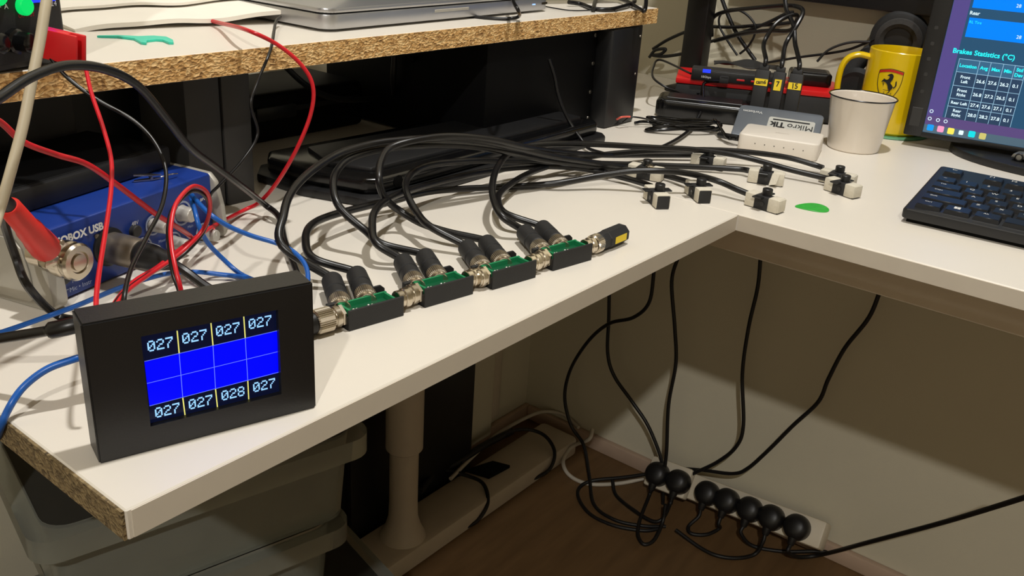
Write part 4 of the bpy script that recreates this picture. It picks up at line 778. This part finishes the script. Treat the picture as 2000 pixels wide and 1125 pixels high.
for y, keys in ROWS:
    x = .0075
    for s, w_ in keys:
        if s is not None:
            k = link('key', keymesh(w_), kb); k.matrix_local = KM @ Matrix.Translation((x, y, .0128))
            if s and x < .16 and s != '⊞':
                text('legend', s, .0055 if len(s) < 3 else .0036, 'print_white', k, Matrix.Translation((min(w_ * U * .5, .009) if len(s) > 2 else .0065, U * .56, .0044)))
            elif s == '⊞':
                b = B()
                for dx in (0, .0028):
                    for dy in (0, .0028): b.poly([(.007 + dx, .007 + dy, .0044), (.0095 + dx, .007 + dy, .0044), (.0095 + dx, .0095 + dy, .0044), (.007 + dx, .0095 + dy, .0044)])
                b.build('legend', 'print_white', k)
        x += w_ * U
# ================================================================ under the desk
def tub(label, c0, ang, L_, dep, top, h, lid=0):
    t_ = thing('storage_box', label, 'storage box', (c0[0], c0[1], D + top - h), ang, 'stacked clear plastic boxes under the side desk')
    ins = .014
    def ringp(i_): return [(x + i_, y + i_) for x, y in rrect(L_ - 2 * i_, dep - 2 * i_, .022, 5)]
    b = bmesh.new(); R0, R1, R2, R3 = ringp(ins + .006), ringp(ins), ringp(ins + .002), ringp(ins + .008); rings = []
    for P, z in ((R0, .0), (R1, h - .004), (R2, h - .004), (R3, .003)): rings.append([b.verts.new((x, y, z)) for x, y in P])
    n = len(R0)
    for p, q in zip(rings, rings[1:]):
        for k in range(n): b.faces.new((p[k], p[(k + 1) % n], q[(k + 1) % n], q[k]))
    b.faces.new(rings[0][::-1]); b.faces.new(rings[-1]); bmesh.ops.recalc_face_normals(b, faces=b.faces); bb = B(); bb.join(b); bb.build('tub', 'drawer_plastic', t_)
    b = bmesh.new(); O, I = ringp(0), ringp(ins + .001); r4 = [[b.verts.new((x, y, z)) for x, y in P] for P, z in ((O, h - .022), (O, h), (I, h + .001), (I, h - .006))]
    for k in range(3):
        for i_ in range(n): b.faces.new((r4[k][i_], r4[k][(i_ + 1) % n], r4[k + 1][(i_ + 1) % n], r4[k + 1][i_]))
    bmesh.ops.recalc_face_normals(b, faces=b.faces); bb = B(); bb.join(b); bb.build('rim', 'drawer_plastic', t_)
    if lid: B().prism(ringp(ins), h - .003, h, .0008, seg=1).build('lid', mat('lid_smoke', (70, 70, 66), .3, trans=.4), t_)
    B().prism([(x + .03, y + .04) for x, y in rrect(L_ - .06, dep - .08, .02)], .006, h * .55, .004).build('contents', 'drawer_dark', t_)
    return t_
c0 = AZ(59, 1074, -.25); c1 = AZ(733, 848, -.25); ta = math.atan2(c1.y - c0.y, c1.x - c0.x); TLn = (c1 - c0).length; nx = Vector((-math.sin(ta), math.cos(ta), 0)); tx = Vector((math.cos(ta), math.sin(ta), 0))
tub('clear plastic box, topmost of the stack under the side desk', c0, ta, TLn, .22, -.25, .10, 1)
q = c0 + tx * .02 + nx * .006; tub('clear plastic box, second from the top of the stack', q, ta, TLn - .04, .21, -.353, .098)
q = c0 - tx * .012 - nx * .012; tub('clear plastic box with a wider rim, third from the top of the stack', q, ta, TLn + .045, .24, -.452, .115, 1)
q = c0 + tx * .0 + nx * .0; tub('clear plastic box at the bottom of the stack on the floor', q, ta, TLn, .22, -.57, .128)
pc = thing('computer_tower', 'black computer tower against the back wall under the side desk', 'computer', (.77, .862, 0))
B().box((0, 0, .005), (.285, .055, .52), .004).build('case', 'black_deep', pc); B().box((.004, -.002, .01), (.281, .001, .515), .001).build('side_panel', 'black_plastic', pc)
# power strip
FX = 1.262
s_l, s_r = Vector((1.258, .592, .030)), Vector((1.258, .305, .054)); sd = (s_r - s_l); sn = sd.normalized()
pw = thing('power_strip', 'white power strip with seven black plugs at the foot of the right wall', 'power strip', (s_l.x, s_l.y, 0))
ax = sn; ay = Vector((.85, 0, -.52)).normalized(); az = Vector((-.80, 0, .60)); az = (az - ax * az.dot(ax)).normalized(); ay = az.cross(ax)
PM = Matrix((ax, ay, az)).transposed().to_4x4(); PM.translation = Vector((0, 0, s_l.z))
Ls = sd.length
B().box((-.012, -.022, -.018), (Ls, .022, .018), .004, M=PM).build('housing', 'strip_white', pw)
B().box((-.016, -.026, .018), (.062, .026, .038), .004, M=PM).build('double_adapter', 'strip_white', pw)
PX = [(1275, 975), (1317, 992), (1377, 985), (1422, 1002), (1473, 1020), (1518, 1037), (1570, 1052)]
PN = ['leftmost in the double adapter', 'second in the double adapter', 'third from the left', 'middle', 'third from the right', 'second from the right', 'rightmost']
SE = []
for k in range(7):
    xx = (.008, .048, .094, .130, .170, .207, .249)[k] * Ls / .288; zz = .038 if k < 2 else .018
    loc = Vector((s_l.x, s_l.y, 0)) + PM @ Vector((xx, -.002, zz)); g = thing('mains_plug', 'round black mains plug, ' + PN[k] + ' on the white power strip', 'plug', loc, 0, 'mains plugs in the power strip')
    QM = PM.copy(); QM.translation = (0, 0, 0)
    B().lathe([(0, 0), (.0195, 0), (.0205, .002), (.0200, .016), (.0170, .022), (.011, .0255), (0, .0265)], 28, QM).build('plug_head', 'black_plastic', g)
    SE.append(loc + QM @ Vector((0, -.029, .012))); SE[-1] = (SE[-1], SE[-1] + QM @ Vector((0, -.012, -.002)))
    B().cyl(QM @ Vector((0, -.012, .012)), QM @ Vector((0, -.030, .012)), .0085, .0052, n=16, bev=.001).build('strain_relief', 'black_plastic', g)
# hanging and trailing cords
H5 = [([(1190, 560), (1189, 620), (1187, 690), (1200, 735), (1235, 785), (1265, 830), (1288, 885), (1300, 930), (1312, 958), (1310, 985), (1296, 1010)], 1.235, 'black cord hanging below the side desk, second from the left'),
      ([(1278, 525), (1268, 590), (1237, 620), (1190, 632), (1150, 665), (1115, 720), (1103, 775), (1115, 830), (1140, 870), (1151, 930), (1160, 985), (1200, 1015), (1255, 1027), (1300, 1028)], 1.215, 'black cord swinging out furthest to the left under the desk'),
      ([(1325, 500), (1312, 550), (1318, 640), (1320, 710), (1306, 790), (1302, 880), (1297, 930), (1294, 1000), (1292, 1030)], 1.225, 'black cord hanging nearly straight from the inner desk corner'),
      ([(1486, 495), (1480, 560), (1462, 640), (1450, 730), (1452, 830), (1438, 872), (1400, 903), (1345, 930), (1330, 950)], 1.245, 'black cord hanging in the middle under the corner desk'),
      ([(1722, 560), (1697, 620), (1650, 680), (1618, 740), (1598, 785), (1550, 830), (1500, 880), (1460, 915), (1430, 925), (1370, 918), (1310, 915), (1290, 925)], 1.25, 'black cord hanging rightmost under the corner desk, bending left')]
FL = lambda px, py, z=.004: AZ(px, py, z - D)
for pts, u, lb in H5: cable('mains_cable', [(AU(px, py, u) if not (u == 1.215 and py > 925) else FL(px, py, .02 if py < 940 else .005)) for px, py in pts], .0031, 'cable_dark', lb, 'cords hanging under the desks')
FL = lambda px, py, z=.004: AZ(px, py, z - D)
cable('mains_cable', [AU(1290, 922, 1.23), FL(1220, 932, .03), FL(1152, 940, .012), FL(1128, 962), FL(1148, 1000), FL(1195, 1025, .006), FL(1255, 1036, .008), FL(1290, 1032, .01)], .0031, 'cable_dark', 'black cord looping on the floor left of the power strip', 'cords on the floor')
cable('mains_cable', [FL(1196, 938, .02), FL(1204, 968, .008), FL(1240, 998, .01), FL(1275, 1018, .012), FL(1295, 1012, .02), SE[1][1], SE[1][0]], .0031, 'cable_dark', 'short black cord inside the floor loop', 'cords on the floor')
cable('mains_cable', [*SE[0], FL(1250, 1015, .012), FL(1246, 1045, .01), FL(1258, 1063, .008), FL(1278, 1054, .01), FL(1294, 1020, .02), FL(1300, 985, .05)], .0031, 'cable_dark', 'black cord in a tight narrow loop below the adapter', 'cords on the floor')
cable('mains_cable', [*SE[2], FL(1345, 1028, .008), FL(1350, 1042, .005), FL(1380, 1044, .006), FL(1405, 1032, .01), SE[3][1], SE[3][0]], .0031, 'cable_dark', 'black cord slung between the third and fourth plugs', 'cords on the floor')
cable('mains_cable', [FL(1320, 1035, .012), FL(1365, 1068), FL(1400, 1085), FL(1440, 1090), FL(1475, 1082, .006), SE[5][1], SE[5][0]], .0031, 'cable_dark', 'black cord sagging in front of the power strip', 'cords on the floor')
cable('mains_cable', [*SE[4], FL(1470, 1066, .006), FL(1530, 1077, .006), FL(1600, 1077, .012), FL(1650, 1085, .012), FL(1700, 1118, .006), FL(1730, 1150, .004)], .0031, 'cable_dark', 'black cord running right along the strip and out at the bottom', 'cords on the floor')
cable('mains_cable', [*SE[6], FL(1562, 1088, .006), FL(1610, 1082, .02), AU(1700, 1058, 1.2), AU(1850, 1018, 1.15), AU(2000, 972, 1.08), AU(2080, 945, 1.04)], .0034, 'cable_dark', 'black cord rising from the rightmost plug to the right edge', 'cords on the floor')
cable('mains_cable', [AU(1157, 838, 1.24), AU(1150, 858, 1.225), FL(1118, 872, .03), FL(1100, 900, .012), FL(1112, 928), FL(1150, 945), FL(1210, 944, .006), FL(1268, 932, .02), AU(1285, 930, 1.245)], .0036, 'cable_white', 'white cord curving on the floor from the wall corner to the power strip', 'cords on the floor')
cable('mains_cable', [FL(880, 935, .05), FL(920, 895, .045), FL(973, 847, .045), FL(1038, 811, .042), FL(1072, 804, .04), FL(1105, 812, .038), FL(1130, 835, .036)], .0034, 'cable_white', 'white cord lying along the white desk foot', 'cords on the floor')
cable('mains_cable', [FL(900, 905, .05), FL(934, 873, .05), FL(1008, 840, .055), FL(1058, 847, .05), FL(1083, 881, .04), FL(1072, 918, .015), FL(1034, 937, .008), FL(1020, 930, .006)], .0033, 'cable_dark', 'black cord looping over the far end of the desk foot', 'cords on the floor')
cable('mains_cable', [FL(860, 915, .05), FL(909, 928, .045), FL(943, 944, .042), FL(953, 980, .03), FL(935, 1014, .010), FL(908, 1031, .005)], .0033, 'cable_dark', 'black cord drooping over the near side of the desk foot', 'cords on the floor')
cable('mains_cable', [FL(820, 960, .06), FL(850, 925, .05), FL(900, 900, .05), FL(945, 870, .052), FL(1000, 842, .05)], .006, 'cable_dark', 'thick dark cord bundle lying on the desk foot', 'cords on the floor')
nt = [FL(910, 922, .0345), FL(962, 905, .0345), FL(996, 914, .0345), FL(955, 936, .0345)]; p0 = nt[0].copy()
o = B().prism([((q - p0).x, (q - p0).y) for q in nt], 0, .006, .0008).build('flat_case', 'black_deep'); o.location = p0; tag(o, 'flat black case lying on the white desk foot', 'case')
